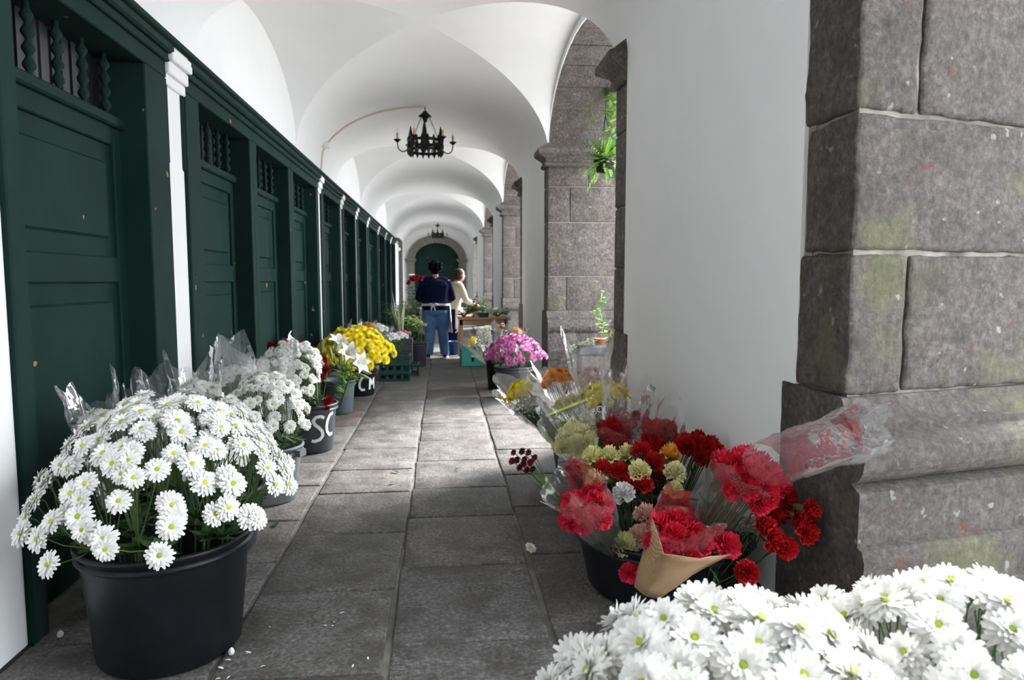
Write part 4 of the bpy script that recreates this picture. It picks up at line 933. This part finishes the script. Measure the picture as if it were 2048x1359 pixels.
# ================================================================== PEOPLE
def ell(c, rx, ry, n=16, rot=0): return [Vector((c[0] + rx * math.cos(2 * PI * k / n + rot), c[1] + ry * math.sin(2 * PI * k / n + rot), c[2])) for k in range(n)]
def limb(mb, pts, rad, n=12): mb.tube(pts, rad, n)
def ball(mb, c, rx, ry, rz, n=14, m=9):
    mb.loft([[Vector((c[0] + rx * math.sin(PI * i / m) * math.cos(2 * PI * k / n), c[1] + ry * math.sin(PI * i / m) * math.sin(2 * PI * k / n), c[2] - rz * math.cos(PI * i / m))) for k in range(n)] for i in [.12] + list(range(1, m)) + [m - .12]])
def fused(mb, name, m, parent, voxel=.012, smooth=6):
    o = mb.build(name, m, parent, True); fix_normals(o)
    r = o.modifiers.new('fuse', 'REMESH'); r.mode = 'VOXEL'; r.voxel_size = voxel; r.use_smooth_shade = True
    s = o.modifiers.new('soften', 'SMOOTH'); s.factor = .5; s.iterations = smooth; return o
def hand(mb, wrist, d, palm_n, s=1):
    """A relaxed hand: palm, four unequal curled fingers and a thumb leaving the side of the palm."""
    wrist, d, pn = Vector(wrist), Vector(d).normalized(), Vector(palm_n).normalized(); side = d.cross(pn)
    mb.tube([wrist - d * .02, wrist + d * .03, wrist + d * .085], [.026, .036, .034], 10, flat=.55)
    for k, ln in enumerate((.066, .075, .070, .055)):
        b = wrist + d * .08 + side * (.027 - .018 * k); m1 = b + d * ln * .5 + pn * .004; tip = b + d * ln * .9 + pn * ln * .4
        mb.tube([b - d * .02, b, m1, tip], [.0095, .0095, .009, .0075], 8)
    b = wrist + d * .03 + side * .03; mb.tube([b - side * .01, b + side * .018 + d * .022, b + side * .022 + d * .052 + pn * .012], [.0115, .0105, .0085], 8)
def person(label, loc, rz, P, colors, parts):
    o = thing('person', label, 'person', loc, rz); H = P['h']
    hipz, shz = .52 * H, .835 * H; lean = P['lean']               # local +Y is the way the person faces
    sh = Vector((0, lean, shz)); hip = Vector((0, 0, hipz)); nk = sh + Vector((0, lean * .15, .032 * H)); hd = nk + Vector((P.get('hx', 0), .02 + P.get('hy', 0), .075 * H))
    body = MB()
    tor = lambda k: [ell(hip.lerp(sh, t) + Vector((0, 0, 0)), rx * k, ry * k) for t, rx, ry in ((-.16, .12, .11), (-.05, .175, .135), (.12, .178, .132), (.35, .155, .115), (.6, .170, .12), (.82, .185, .115), (.95, .165, .09), (1.04, .085, .062))]
    body.loft(tor(P['w'] * .93)); limb(body, [sh + Vector((0, 0, .0)), nk + Vector((0, 0, .03))], [.058, .052])
    ball(body, hd + Vector((0, .01, .03)), .076, .094, .112); ball(body, hd + Vector((0, .03, -.04)), .058, .07, .07)
    limb(body, [hd + Vector((0, .095, .02)), hd + Vector((0, .118, -.012)), hd + Vector((0, .095, -.022))], [.010, .016, .012], 8)      # nose
    for s in (-1, 1): ball(body, hd + Vector((s * .078, .0, .0)), .012, .024, .034, 8, 6)                                              # ears
    limb(body, [hd + Vector((-.022, .088, -.055)), hd + Vector((0, .096, -.055)), hd + Vector((.022, .088, -.055))], [.006, .009, .006], 6)  # mouth
    legs = {}; arms = {}
    for s, key in ((-1, 'l'), (1, 'r')):
        a = Vector((s * .095, 0, hipz - .02)); kn, an = Vector(P['knee_' + key]), Vector(P['ankle_' + key]); legs[key] = (a, kn, an)
        limb(body, [a + Vector((0, 0, .06)), a.lerp(kn, .4), kn, kn.lerp(an, .35), an], [.10, .08, .055, .055, .036])
        limb(body, [an + Vector((0, -.03, -.045)), an + Vector((s * .01, .06, -.05)), an + Vector((s * .025, .15, -.06))], [.034, .036, .026], 10)
        st = sh + Vector((s * .165 * P['w'], 0, -.015)); el, wr = Vector(P['elbow_' + key]), Vector(P['wrist_' + key]); arms[key] = (st, el, wr)
        limb(body, [st, st.lerp(el, .5), el, el.lerp(wr, .35), wr], [.052, .046, .038, .037, .025]); hand(body, wr, wr - el, P['palm_' + key])
    fused(body, 'body', M['skin'], o, .009, 3)
    for s in (-1, 1):
        e = MB(); ball(e, hd + Vector((s * .031, .090, .022)), .010, .007, .007, 8, 6); e.build('eye', M['dark_hair'], o, True)
    hair = MB(); hc = hd + Vector((0, -.012, .045))
    for dx, dy, dz, rx, ry, rz_ in P['hair']: ball(hair, hc + Vector((dx, dy, dz)), rx, ry, rz_)
    fused(hair, 'hair', M[colors['hair']], o, .011, 3)
    top = MB(); k = P['w']
    top.loft([ell(hip.lerp(sh, t), rx * k * 1.09, ry * k * 1.12) for t, rx, ry in ((-.02, .172, .140), (.05, .182, .142), (.15, .180, .135), (.35, .172, .125), (.6, .178, .128), (.82, .190, .122), (.95, .165, .098), (1.03, .078, .064))])
    for key, (st, el, wr) in arms.items(): limb(top, [st + Vector((0, 0, -.01)), st.lerp(el, .5), el, el.lerp(wr, .4), el.lerp(wr, P['cuff'])], [.070, .068, .060, .055, .042]); limb(top, [sh + Vector((0, 0, -.02)), sh.lerp(st, .6) + Vector((0, 0, -.012)), st + Vector((0, 0, -.02))], [.075, .078, .072])
    fused(top, P['top_name'], M[colors['top']], o, .013, 5)
    leg = MB(); leg.loft([ell(hip.lerp(sh, t), rx * k * 1.03, ry * k * 1.06) for t, rx, ry in ((-.20, .14, .115), (-.1, .178, .14), (.0, .178, .138), (.08, .172, .132))])
    for key, (a, kn, an) in legs.items(): limb(leg, [a + Vector((0, 0, .05)), a.lerp(kn, .35), kn, kn.lerp(an, .4), an + Vector((0, .0, -.02))], [.112 * k, .10 * k, .078 * k, .072 * k, .065 * k])
    fused(leg, P['leg_name'], M[colors['legs']], o, .012, 4)
    for key, (a, kn, an) in legs.items():
        f = MB(); s = -1 if key == 'l' else 1; z = -an.z
        rings = [[an + Vector((s * .03 * t + w_ * math.cos(q), -.07 + .27 * t, z + .012 + max(0, hh * (.5 + .5 * math.sin(q))))) for q in [2 * PI * i / 12 for i in range(12)]] for t, w_, hh in ((0, .025, .06), (.08, .038, .085), (.3, .042, .09), (.55, .046, .07), (.8, .046, .05), (.95, .035, .035), (1, .018, .02))]
        so = fix_normals(f.loft(rings).build('shoe', M['shoe'], o, True))
        g = MB(); g.loft([[Vector((v.x, v.y, 0)) + Vector((0, 0, zz)) for v in [an + Vector((s * .03 * t + w_ * sg, -.07 + .27 * t, 0)) for t, w_, sg in ((0, .024, 1), (.1, .043, 1), (.55, .05, 1), (.85, .048, 1), (1.02, .02, 1), (1.02, .02, -1), (.85, .048, -1), (.55, .05, -1), (.1, .043, -1), (0, .024, -1))]] for zz in (.001, .022)]); fix_normals(g.build('sole', M['cloth_white'], so))
    parts(o, hip, sh, k); return o
def apron(o, hip, sh, k):
    b = MB(); n = 40
    for zz, hgt, rr_ in ((.10, .032, .008),):
        pts = []
        for i in range(n + 1):
            a = 2 * PI * i / n; pts.append(hip.lerp(sh, .17) + Vector((.199 * k * math.cos(a), .157 * k * math.sin(a), .004 * math.sin(a * 3))))
        vs = [p + Vector((0, 0, dz)) + Vector((p.x - hip.x, p.y - hip.y, 0)).normalized() * t for p in pts for dz, t in ((-.018, .0), (.018, .0), (.018, .006), (-.018, .006))]
        b.add(vs, [(i * 4 + j, i * 4 + (j + 1) % 4, i * 4 + 4 + (j + 1) % 4, i * 4 + 4 + j) for i in range(n) for j in range(4)])
    b.build('apron_ties', M['cloth_white'], o)
    kn = MB(); c = hip.lerp(sh, .17) + Vector((-.05, -.165 * k, 0))
    for s in (-1, 1):
        kn.tube([c, c + Vector((s * .04, -.02, .022)), c + Vector((s * .085, -.012, .004)), c + Vector((s * .05, -.016, -.018)), c], [.010, .016, .018, .014, .010], 8, flat=.6)
        kn.tube([c, c + Vector((s * .02, -.018, -.04)), c + Vector((s * .035, -.008, -.10))], [.010, .012, .013], 8, flat=.4)
    kn.build('apron_bow', M['cloth_white'], o, True)
    sk = MB(); vs = []; rows, cols_ = 10, 16
    for i in range(rows + 1):
        t = i / rows
        for j in range(cols_ + 1):
            a = -.35 + (PI + .7) * j / cols_; rx, ry = (.205 + .03 * t) * k, (.165 + .045 * t) * k
            vs.append(hip.lerp(sh, .17) + Vector((rx * math.cos(a), ry * math.sin(a) + .006 * math.sin(j * 1.7) * t, -.50 * t)))
    sk.add(vs, [(i * (cols_ + 1) + j, i * (cols_ + 1) + j + 1, (i + 1) * (cols_ + 1) + j + 1, (i + 1) * (cols_ + 1) + j) for i in range(rows) for j in range(cols_)])
    s = sk.build('apron_skirt', M['cloth_white'], o, True); s.modifiers.new('thickness', 'SOLIDIFY').thickness = .004
H1 = 1.64
curls = [(0, 0, 0, .112, .118, .112), (0, -.03, -.05, .088, .08, .085)] + [(.100 * math.cos(a), -.02 + .09 * math.sin(a), z, .036, .036, .036) for a in [i * .7 for i in range(9)] for z in (-.02, .045)] + [(.04 * math.cos(a), .04 * math.sin(a), .09, .036, .036, .03) for a in (0, 1.6, 3.1, 4.7)]
person('person seen from behind in navy sweater, blue jeans and tied white apron', (-.13, 11.98, 0), .03,
       dict(h=H1, w=1.22, lean=.03, knee_l=(-.105, .02, .46), ankle_l=(-.13, -.01, .085), knee_r=(.12, .01, .46), ankle_r=(.15, .0, .085), elbow_l=(-.30, .04, 1.04), wrist_l=(-.18, .27, 1.00), elbow_r=(.30, .05, 1.04), wrist_r=(.20, .28, .98),
            palm_l=(.6, 0, -.8), palm_r=(-.6, 0, -.8), hair=curls, cuff=.85, top_name='sweater', leg_name='jeans'), dict(hair='dark_hair', top='navy', legs='jeans'), apron)
bob = [(0, -.008, .005, .090, .105, .095), (0, -.04, -.045, .088, .072, .085), (.06, -.01, -.055, .035, .06, .07), (-.06, -.01, -.055, .035, .06, .07)]
def hood(o, hip, sh, k):
    h = MB(); h.lathe([(.075, .0), (.115, .012), (.12, .04), (.095, .065), (.075, .05)], 18, sh + Vector((0, -.005, -.01))); h.build('hood', M['hoodie'], o, True)
    t = MB(); vs = []
    for i in range(9):
        for j in range(13):
            a = -.2 + (PI + .4) * j / 12; vs.append(hip.lerp(sh, .1) + Vector((.22 * k * math.cos(a), .19 * k * math.sin(a), -.4 * i / 8)))
    t.add(vs, [(i * 13 + j, i * 13 + j + 1, (i + 1) * 13 + j + 1, (i + 1) * 13 + j) for i in range(8) for j in range(12)])
    t.build('apron_skirt', M['cloth_white'], o, True).modifiers.new('thickness', 'SOLIDIFY').thickness = .004
person('person with short brown hair in cream hooded top working over the table', (.16, 13.0, 0), -1.15,
       dict(h=1.53, w=1.0, lean=.10, hy=.03, knee_l=(-.1, .02, .43), ankle_l=(-.11, -.01, .085), knee_r=(.1, .02, .43), ankle_r=(.11, 0, .085), elbow_l=(-.24, .20, 1.0), wrist_l=(-.14, .43, .93), elbow_r=(.25, .18, .98), wrist_r=(.16, .42, .90),
            palm_l=(.3, 0, -.9), palm_r=(-.3, 0, -.9), hair=bob, cuff=.55, top_name='hooded_top', leg_name='trousers'), dict(hair='brown_hair', top='hoodie', legs='navy'), hood)

# ================================================================== FAR STALL: table, crates, pots
tb = thing('work_table', 'plain wooden work table heaped with greenery beside the hooded person', 'table', (.66, 11.75, 0))
for k in range(4): MB().cbox(-.42, .42, -.62 + .31 * k, -.62 + .31 * k + .302, .715, .75, .004).build('plank', M['wood'], tb)
for x in (-.37, .37):
    for y in (-.56, .56): MB().cbox(x - .03, x + .03, y - .03, y + .03, 0, .715, .004).build('leg', M['wood'], tb)
MB().cbox(-.4, .4, -.59, -.565, .62, .715, .003).build('apron_board', M['wood'], tb); MB().cbox(-.4, .4, .565, .59, .62, .715, .003).build('apron_board', M['wood'], tb)
def leafy(name, label, loc, n, ln, wd, m, spread=1, up=.6, pot=None, cat='plant', group=None, seed=1, base_z=0):
    r = random.Random(seed); o = thing(name, label, cat, loc, group=group); lf = MB(); st = MB()
    for k in range(n):
        a = r.uniform(0, 6.3); l_ = ln * r.uniform(.6, 1.1); b = Vector((r.uniform(-.02, .02), r.uniform(-.02, .02), base_z)); e = b + Vector((math.cos(a) * l_ * spread, math.sin(a) * l_ * spread, l_ * up * r.uniform(.5, 1.3)))
        m_ = b.lerp(e, .5) + Vector((0, 0, l_ * .15)); st.tube([b, m_, e], [.004, .003, .002], 4)
        for j in range(5):
            q = m_.lerp(e, j / 4); c = a + r.uniform(-1.4, 1.4); leafblade(lf, q, q + Vector((math.cos(c), math.sin(c), r.uniform(-.3, .4))) * wd * 3.2, wd, 0, 3)
    st.build('stem', M['stem'], o, True); lf.build('foliage', M[m], o, True)
    if pot:
        pr, phh, pm = pot; MB().lathe([(.001, .004), (pr * .72, 0), (pr, phh), (pr + .012, phh), (pr + .012, phh + .02), (pr - .01, phh + .02), (pr - .012, phh - .02), (.001, phh - .03)], 20).build('pot', M[pm], o, True)
    return o
leafy('cut_greenery', 'pale lime rosette of broad leaves upright on the work table', (.50, 11.45, .75), 12, .20, .032, 'leaf_light', .45, 1.0, seed=3)
leafy('cut_greenery', 'bright fern heap hanging over the right end of the work table', (.90, 11.42, .75), 26, .22, .016, 'leaf_light', .8, .35, seed=4)
leafy('cut_greenery', 'dull dark greenery heap at the near corner of the table', (.34, 11.40, .75), 26, .17, .014, 'leaf', .8, .5, seed=5)
leafy('cut_greenery', 'dusty grey green foliage at the back of the table', (.88, 12.0, .75), 26, .26, .012, 'statice', .8, .5, seed=6)
wb = thing('white_flower_heap', 'heap of white blooms lying on the work table', 'flowers', (.66, 11.42, .75)); r = random.Random(5)
for k in range(16): obj('flower_head', r.choice(MUM_WHITE), wb, (r.uniform(-.15, .15), r.uniform(-.10, .10), .03 + r.uniform(0, .08)), quat_to(Vector((r.uniform(-.5, .5), -.5, .7))), .042)
tray = thing('seed_tray', 'small dark green plastic tray on the front of the table', 'tray', (.66, 11.2, .75)); t_ = MB()
t_.loft([[Vector((sx * a, sy * b, z)) for sx, sy in ((-1, -1), (1, -1), (1, 1), (-1, 1))] for a, b, z in ((.075, .05, 0), (.085, .06, .075), (.09, .065, .075), (.09, .065, .068), (.08, .055, .07), (.07, .045, .01))]).build('tray', M['crate_dark'], tray)
rp = leafy('bird_of_paradise', 'dark red spiky flowers on thin stems at the far end of the table', (.62, 12.25, .75), 5, .34, .012, 'leaf', .25, 1.3, seed=8, cat='flower')
for k in range(5): obj('flower_head', POMPON[0], rp, (rnd.uniform(-.08, .08), rnd.uniform(-.05, .05), .10 + .05 * k), None, .05)
def crate(name, label, loc, sx, sy, h, m, slots=3, group=None, rz=0, emblem=False):
    o = thing(name, label, 'crate', loc, rz, group); t = .012
    MB().box(-sx, sx, -sy, sy, 0, t).build('base', M[m], o)
    for ax in (0, 1):
        for s in (-1, 1):
            L2 = sx if ax == 0 else sy; off = (sy if ax == 0 else sx) * s; w_ = MB()
            def bx(a0, a1, z0, z1, th=t):
                if ax == 0: w_.cbox(a0, a1, min(off, off - s * th), max(off, off - s * th), z0, z1, .002)
                else: w_.cbox(min(off, off - s * th), max(off, off - s * th), a0, a1, z0, z1, .002)
            bx(-L2, L2, t, h * .25); bx(-L2, L2, h * .78, h)
            for k in range(slots + 1): c = -L2 + 2 * L2 * k / slots; bx(max(-L2, c - .02), min(L2, c + .02), h * .25, h * .78)
            bx(-L2 + .02, L2 - .02, h * .25, h * .78, .006) if m == 'crate_teal' else None
            w_.build('side', M[m], o)
    MB().cbox(-sx - .008, sx + .008, -sy - .008, -sy + .004, h - .02, h, .003).cbox(-sx - .008, sx + .008, sy - .004, sy + .008, h - .02, h, .003).cbox(-sx - .008, -sx + .004, -sy, sy, h - .02, h, .003).cbox(sx - .004, sx + .008, -sy, sy, h - .02, h, .003).build('rim', M[m], o)
    if emblem:
        e = MB(); r = random.Random(2); x = -.02
        for k in range(7): w_ = r.uniform(.008, .016); e.box(x, x + w_, -sy - .004, -sy - .001, h * .50, h * (.50 + r.uniform(.1, .2))); x += w_ + .005
        e.build('printed_mark', M['white_paint'], o)
    return o
for k, lab in enumerate(('dark green crate at the bottom of the stack beside the yellow flowers', 'dark green crate in the middle of the stack beside the yellow flowers', 'dark green crate on top of the stack beside the yellow flowers')):
    crate('plastic_crate', lab, (-.66, 9.40, .117 * k), .20, .17, .115, 'crate_dark', 4, 'stacked dark green crates')
crate('plastic_crate', 'lone dark green crate poking out behind the crate stack', (-.52, 9.85, 0), .16, .14, .17, 'crate_dark', 3)
crate('plastic_crate', 'bright teal crate with white print on the paving near the table', (.46, 10.94, 0), .185, .16, .28, 'crate_teal', 2, emblem=True)
def posy(label, loc, n, rad, size, meshes, seed, foliage=True):
    r = random.Random(seed); o = thing('posy', label, 'flowers', loc); st = MB()
    for i in range(n):
        q = math.sqrt((i + .5) / n); a = i * 2.4; p = Vector((q * rad * math.cos(a), q * rad * math.sin(a), .20 + .06 * (1 - q * q))); nv = Vector((p.x / rad, p.y / rad - .3, .8))
        obj('flower_head', r.choice(meshes), o, p, quat_to(nv, r.uniform(0, 6)), size / 2); st.tube([(p.x * .2, p.y * .2, 0), p - nv.normalized() * .02], .003, 4)
    st.build('stems', M['stem'], o)
    if foliage:
        lf = MB()
        for k in range(14): a = r.uniform(0, 6.3); q = Vector((math.cos(a) * rad * .7, math.sin(a) * rad * .7, r.uniform(.08, .16))); leafblade(lf, q, q + Vector((math.cos(a), math.sin(a), .1)) * .08, .02, 0, 3)
        lf.build('foliage', M['leaf'], o, True)
posy('tight white posy standing in the top dark green crate', (-.70, 9.38, .366), 16, .10, .07, MUM_WHITE, 3)
posy('white posy in front of the red wrapped pot', (-.62, 9.72, .353 - .0), 18, .12, .075, MUM_WHITE, 4)
bx_ = thing('upturned_box', 'plain dark box holding up the striped leaf plant', 'box', (-.66, 10.18, 0)); MB().cbox(-.2, .2, -.16, .16, 0, .50, .008).build('box', M['dark_grey_plastic'], bx_); MB().cbox(-.205, .205, -.165, .165, .44, .505, .006).build('rim', M['dark_grey_plastic'], bx_)
sv = thing('striped_leaf_plant', 'tall plant with pale striped sword leaves in a red wrapped pot', 'potted plant', (-.63, 10.14, .506)); lf = MB(); r = random.Random(9)
MB().lathe([(.001, .003), (.075, 0), (.088, .06), (.095, .12), (.088, .118), (.07, .09), (.001, .085)], 20).build('pot', M['red_wrap'], sv, True)
for k in range(15):
    a = r.uniform(0, 6.3); q = r.uniform(.01, .05); ln = r.uniform(.30, .62) if k else .62; ti = r.uniform(.05, .30); b = Vector((math.cos(a) * q, math.sin(a) * q, .085)); e = b + Vector((math.cos(a) * ln * ti - .06 * ln, math.sin(a) * ln * ti, ln)); sd = Vector((-math.sin(a), math.cos(a), 0))
    one = MB(); leafblade(one, b, e, .021, 0, 6, sd); one.build('leaf', M['leaf_stripe'], sv, True)
one = MB(); leafblade(one, (0.04, 0, .085), (.21, -.03, .42), .018, 0, 6, Vector((0, 1, 0))); one.build('leaf', M['leaf_stripe'], sv, True)
bucket('flower_bucket', 'dark bucket of cream alstroemeria behind the red wrapped pot', (-.40, 10.85), .12, .15, .38, 'dark_grey_plastic')
for k in range(7):
    h = Vector((-.42 + .10 * math.cos(k * 1.9), 10.83 + .07 * math.sin(k * 1.9), .66 + .04 * (k % 3)))
    spray('alstroemeria_stem', 'cream alstroemeria stem in the dark bucket behind the red wrapped pot', 'flower', 'cream alstroemerias', (-.40, 10.85, .05), [(h + Vector((.035 * math.cos(i * 2), .035 * math.sin(i * 2), .02 * i)), Vector((math.cos(i * 2) * .7 + .3, math.sin(i * 2) * .7 - .4, .6))) for i in range(3)], [CREAM] if 'CREAM' in globals() else CARN['pale_yellow'], .05, None, rim=((-.40, 10.85), .14, .38), leaves=5)
bucket('flower_bucket', 'black bucket of film wrapped bunches behind the yellow chrysanthemums', (-1.15, 9.55), .16, .19, .33, 'black_plastic')
for k, (px, py, kind, lab) in enumerate(((722, 658, MUM_PEACH, 'peach bunch in white film behind the yellow chrysanthemums'), (742, 652, MUM_ORANGE, 'orange bunch in white film behind the yellow chrysanthemums'), (760, 655, MUM_WHITE, 'white bunch in white film behind the yellow chrysanthemums'))):
    bouquet(lab, None, (-1.22 + .08 * k, 9.52, .08), at(px, py, 9.5), kind, 8, .11, .085, (.45, .38, .09, .19, dict(mouth=.3, crumple=.18)), 80 + k, 'film_white')
bk = bucket('blue_bucket', 'small blue bucket with a white handle by the apron of the hooded person', (.20, 12.55), .10, .125, .24, 'blue'); MB().tube([(.125, 0, .22), (.11, -.06, .40), (.07, -.08, .46), (.02, -.07, .40)], .012, 8).build('handle', M['white_paint'], bk, True)
for k, (px, py, y, kind, f_, lab) in enumerate(((962, 668, 9.3, MUM_WHITE, 'film_white', 'white film bundle leaning on the near edge of the work table'), (1000, 655, 9.4, MUM_PEACH, 'film_white', 'milky film bundle behind the magenta chrysanthemums'), (945, 682, 9.0, MUM_GOLD, 'film', 'yellow flowers in clear film above the teal crate'), (1035, 662, 9.2, MUM_ORANGE, 'film', 'orange tinted film bundle beside the second stone pier'))):
    bouquet(lab, None, (.66 + .08 * k, 8.75 + .06 * k, .0), at(px, py, y), kind, 7, .09, .07, (.45, .45, .07, .17, dict(mouth=.4, crumple=.2)), 90 + k, f_)
sd_ = bouquet('grey green thistle bunch in the tall black bucket', None, (T5[0], T5[1], .05), at(968, 672, 8.3), [DAISY[0]], 3, .03, .02, (.3, .50, .05, .10, dict(mouth=.2)), 97)
mb = MB()
for k in range(300):
    a, q = r.uniform(0, 6.3), math.sqrt(r.random()); p = at(968, 672, 8.3) - Vector(sd_.location) + Vector((math.cos(a) * q * .10, math.sin(a) * q * .09, r.uniform(-.10, .10))); s = r.uniform(.006, .012)
    mb.add([p + Vector((s, 0, 0)), p + Vector((-s, 0, 0)), p + Vector((0, s, 0)), p + Vector((0, -s, 0)), p + Vector((0, 0, s)), p + Vector((0, 0, -s))], [(0, 2, 4), (2, 1, 4), (1, 3, 4), (3, 0, 4), (2, 0, 5), (1, 2, 5), (3, 1, 5), (0, 3, 5)])
mb.build('florets', M['statice'], sd_)['kind'] = 'stuff'
# dark greenery and red flowers towards the portal
for k, (x, y, ln, lab, m) in enumerate(((-.95, 14.5, .55, 'large dark foliage plant along the doors behind the sword leaf plant', 'leaf'), (-.62, 16.5, .6, 'dark bushy plant behind the person in navy', 'leaf'), (-1.0, 18.5, .45, 'dark bushy plant before the last green doors', 'leaf'), (-.45, 13.2, .38, 'bright bushy plant beside the cream alstroemerias', 'leaf_light'), (1.15, 14.8, .5, 'dark bushy plant in the second arch beyond the table', 'leaf'), (1.12, 20.5, .5, 'dark bushy plant beside the third stone pier', 'leaf'))):
    leafy('potted_shrub', lab, (x, y, 0), 60, ln, .035, m, .6, .9, (.18, .28, 'black_plastic'), 'potted plant', seed=20 + k, base_z=.26)
rf = leafy('potted_shrub', 'tall leafy shrub topped with red bracts before the portal', (-.75, 19.6, 0), 30, .9, .04, 'leaf', .3, 1.1, (.2, .3, 'black_plastic'), 'potted plant', seed=31, base_z=.28)
for k in range(14): a = k * 2.4; obj('flower_head', CARN['red'][k % 2], rf, (.07 * math.sqrt(k) * math.cos(a), .07 * math.sqrt(k) * math.sin(a), 1.42 - .012 * k + .03 * (k % 3)), quat_to(Vector((math.cos(a) * .6, math.sin(a) * .6 - .4, .8))), .06)
# plants in the first open arch
fe = thing('hanging_fern', 'bright green fern hanging in the arch before the stone pier', 'hanging plant', (2.02, 8.5, 2.82)); fe.scale = (1.25,) * 3; r = random.Random(12)
MB().lathe([(.001, -.11), (.08, -.10), (.11, .0), (.115, .02), (.10, .02), (.001, .0)], 16).build('basket', M['black_plastic'], fe, True)
for k in range(3): a = k * 2.1; MB().tube([(.11 * math.cos(a), .11 * math.sin(a), .02), (0, 0, .45), (0, 0, .74)], .004, 4).build('hanger', M['iron'], fe)
for k in range(150):
    a = r.uniform(0, 6.3); ln = r.uniform(.12, .30); up = r.uniform(-1.1, 1.3); fr = MB(); n = 9; rows_ = []; d_ = Vector((math.cos(a), math.sin(a), 0)); sd = Vector((-math.sin(a), math.cos(a), 0))
    for j in range(n):
        t = j / n; p = d_ * ln * t * (.75 if abs(up) > .6 else 1) + Vector((0, 0, up * ln * t - .25 * ln * t * t + .02)); w_ = .055 * (1 - t * .7)
        rows_.append((p, w_))
    vs = []                                 # one saw-edged blade
    for j, (p, w_) in enumerate(rows_):
        q = w_ * .55
        vs += [p - sd * q * .35, p, p + sd * q * .35, p - sd * q + d_ * .02, p + d_ * .012, p + sd * q + d_ * .02]
    fr.add(vs, [(3 * i + k2, 3 * i + k2 + 1, 3 * i + k2 + 4, 3 * i + k2 + 3) for i in range(2 * len(rows_) - 1) for k2 in (0, 1)])
    fr.build('frond', M['leaf_light'], fe, True)
for k in range(90):                       # growth climbing the hanger
    a = r.uniform(0, 6.3); fr = MB(); p0 = Vector((.07 + r.uniform(-.04, .04), r.uniform(-.04, .04), r.uniform(.05, .70)))
    leafblade(fr, p0, p0 + Vector((math.cos(a) * .10, math.sin(a) * .10, r.uniform(-.06, .08))), .022, 0, 3); fr.build('leaf', M['leaf_light'], fe, True)
pp = thing('trailing_plant', 'pale trailing plant in a grey trough beside the stone pier base', 'potted plant', (1.93, 8.62, 0)); MB().cbox(-.20, .22, -.14, .14, .0, .40, .02).build('stand', M['stone'], pp); MB().cbox(-.24, .26, -.16, .16, .40, .53, .025).build('trough', M['dark_grey_plastic'], pp)
MB().lathe([(.06, .50), (.075, .60), (.08, .60), (.08, .61), (.001, .58)], 16, (.08, 0, 0)).build('pot', M['terracotta'], pp, True); vn = MB(); v2 = MB()
for k in range(70): t = r.random(); p = Vector((.08 + .05 * math.sin(t * 9) + r.uniform(-.05, .05), r.uniform(-.06, .06), .60 + .62 * t)); a = r.uniform(0, 6.3); leafblade(vn, p, p + Vector((math.cos(a), math.sin(a), .2)) * .06, .026, 0, 3)
for k in range(150): t = r.random(); p = Vector((-.02 - .32 * t, -.12 + r.uniform(-.05, .05), .58 - .12 * t + r.uniform(-.04, .05))); a = r.uniform(0, 6.3); leafblade(v2, p, p + Vector((math.cos(a), math.sin(a), .2)) * .045, .014, 0, 3)
vn.tube([(.08, 0, .55), (.12, 0, .8), (.06, .0, 1.0), (.1, 0, 1.2)], .005, 5).build('vine', M['leaf_light'], pp, True); v2.build('trailing_foliage', M['leaf_stripe'], pp, True)
# ================================================================== LITTER ON THE FLOOR
def floor_at(px, py): d = ray(px, py); return Vector((0, 0, EYE)) + d * (-EYE / d.z)
r = random.Random(3)
for px, py, ln in ((553, 1050, .07), (945, 1002, .08), (790, 945, .07), (785, 968, .05), (875, 993, .05), (915, 940, .04), (828, 1142, .06)):
    p = floor_at(px, py); a = r.uniform(0, 6.3); mb = MB(); leafblade(mb, (-ln / 2, 0, .004), (ln / 2, 0, .012), ln * .2, .006, 5)
    o = mb.build('fallen_leaf', M['leaf'], None, True, p + Vector((0, 0, .002))); o.rotation_euler = (0, 0, a); tag(o, 'fallen green leaf lying on the flagstones', 'leaf', 'fallen leaves on the paving')
fh = thing('fallen_daisy', 'single white daisy head dropped on the dark paving by the tub', 'flower', floor_at(1062, 1101) + Vector((0, 0, .012))); h = obj('flower_head', DAISY[0], fh, (0, 0, .005), quat_to(Vector((.3, -.5, .8))), .032); obj('flower_centre', DAISY_EYE, h)
for px, py, lab in ((463, 1310, 'white flower bud dropped beside the large black bucket'), (121, 1275, 'white petal fallen at the foot of the widest door')):
    mb = MB().lathe([(.001, 0), (.009, .004), (.012, .014), (.008, .024), (.001, .03)], 8); o = mb.build('fallen_bud', M['white_petal'], None, True, floor_at(px, py) + Vector((0, 0, .001))); tag(o, lab, 'petal')
for k in range(16):
    px, py = r.choice(((520, 1330), (430, 1340), (540, 1300), (600, 1345), (480, 1260), (700, 1330), (640, 1250), (470, 1355))); px += r.uniform(-60, 60); py += r.uniform(-25, 5); ln = r.uniform(.014, .024)
    mb = MB(); leafblade(mb, (-ln / 2, 0, .002), (ln / 2, 0, .005), ln * .22, .002, 3); o = mb.build('fallen_petal', M['white_petal'], None, True, floor_at(px, py) + Vector((0, 0, .001))); o.rotation_euler = (0, 0, r.uniform(0, 6)); tag(o, 'narrow white petal fallen on the paving by the large bucket', 'petal', 'fallen petals')
for px, py in ((1010, 1121), (1041, 1141)):
    mb = MB(); leafblade(mb, (-.03, 0, .003), (.03, .01, .008), .004, .004, 4); o = mb.build('straw_scrap', M['wood'], None, True, floor_at(px, py) + Vector((0, 0, .001))); o.rotation_euler = (0, 0, px * .7); tag(o, 'dry brown scrap on the dark paving near the carnation tub', 'scrap', 'dry scraps')
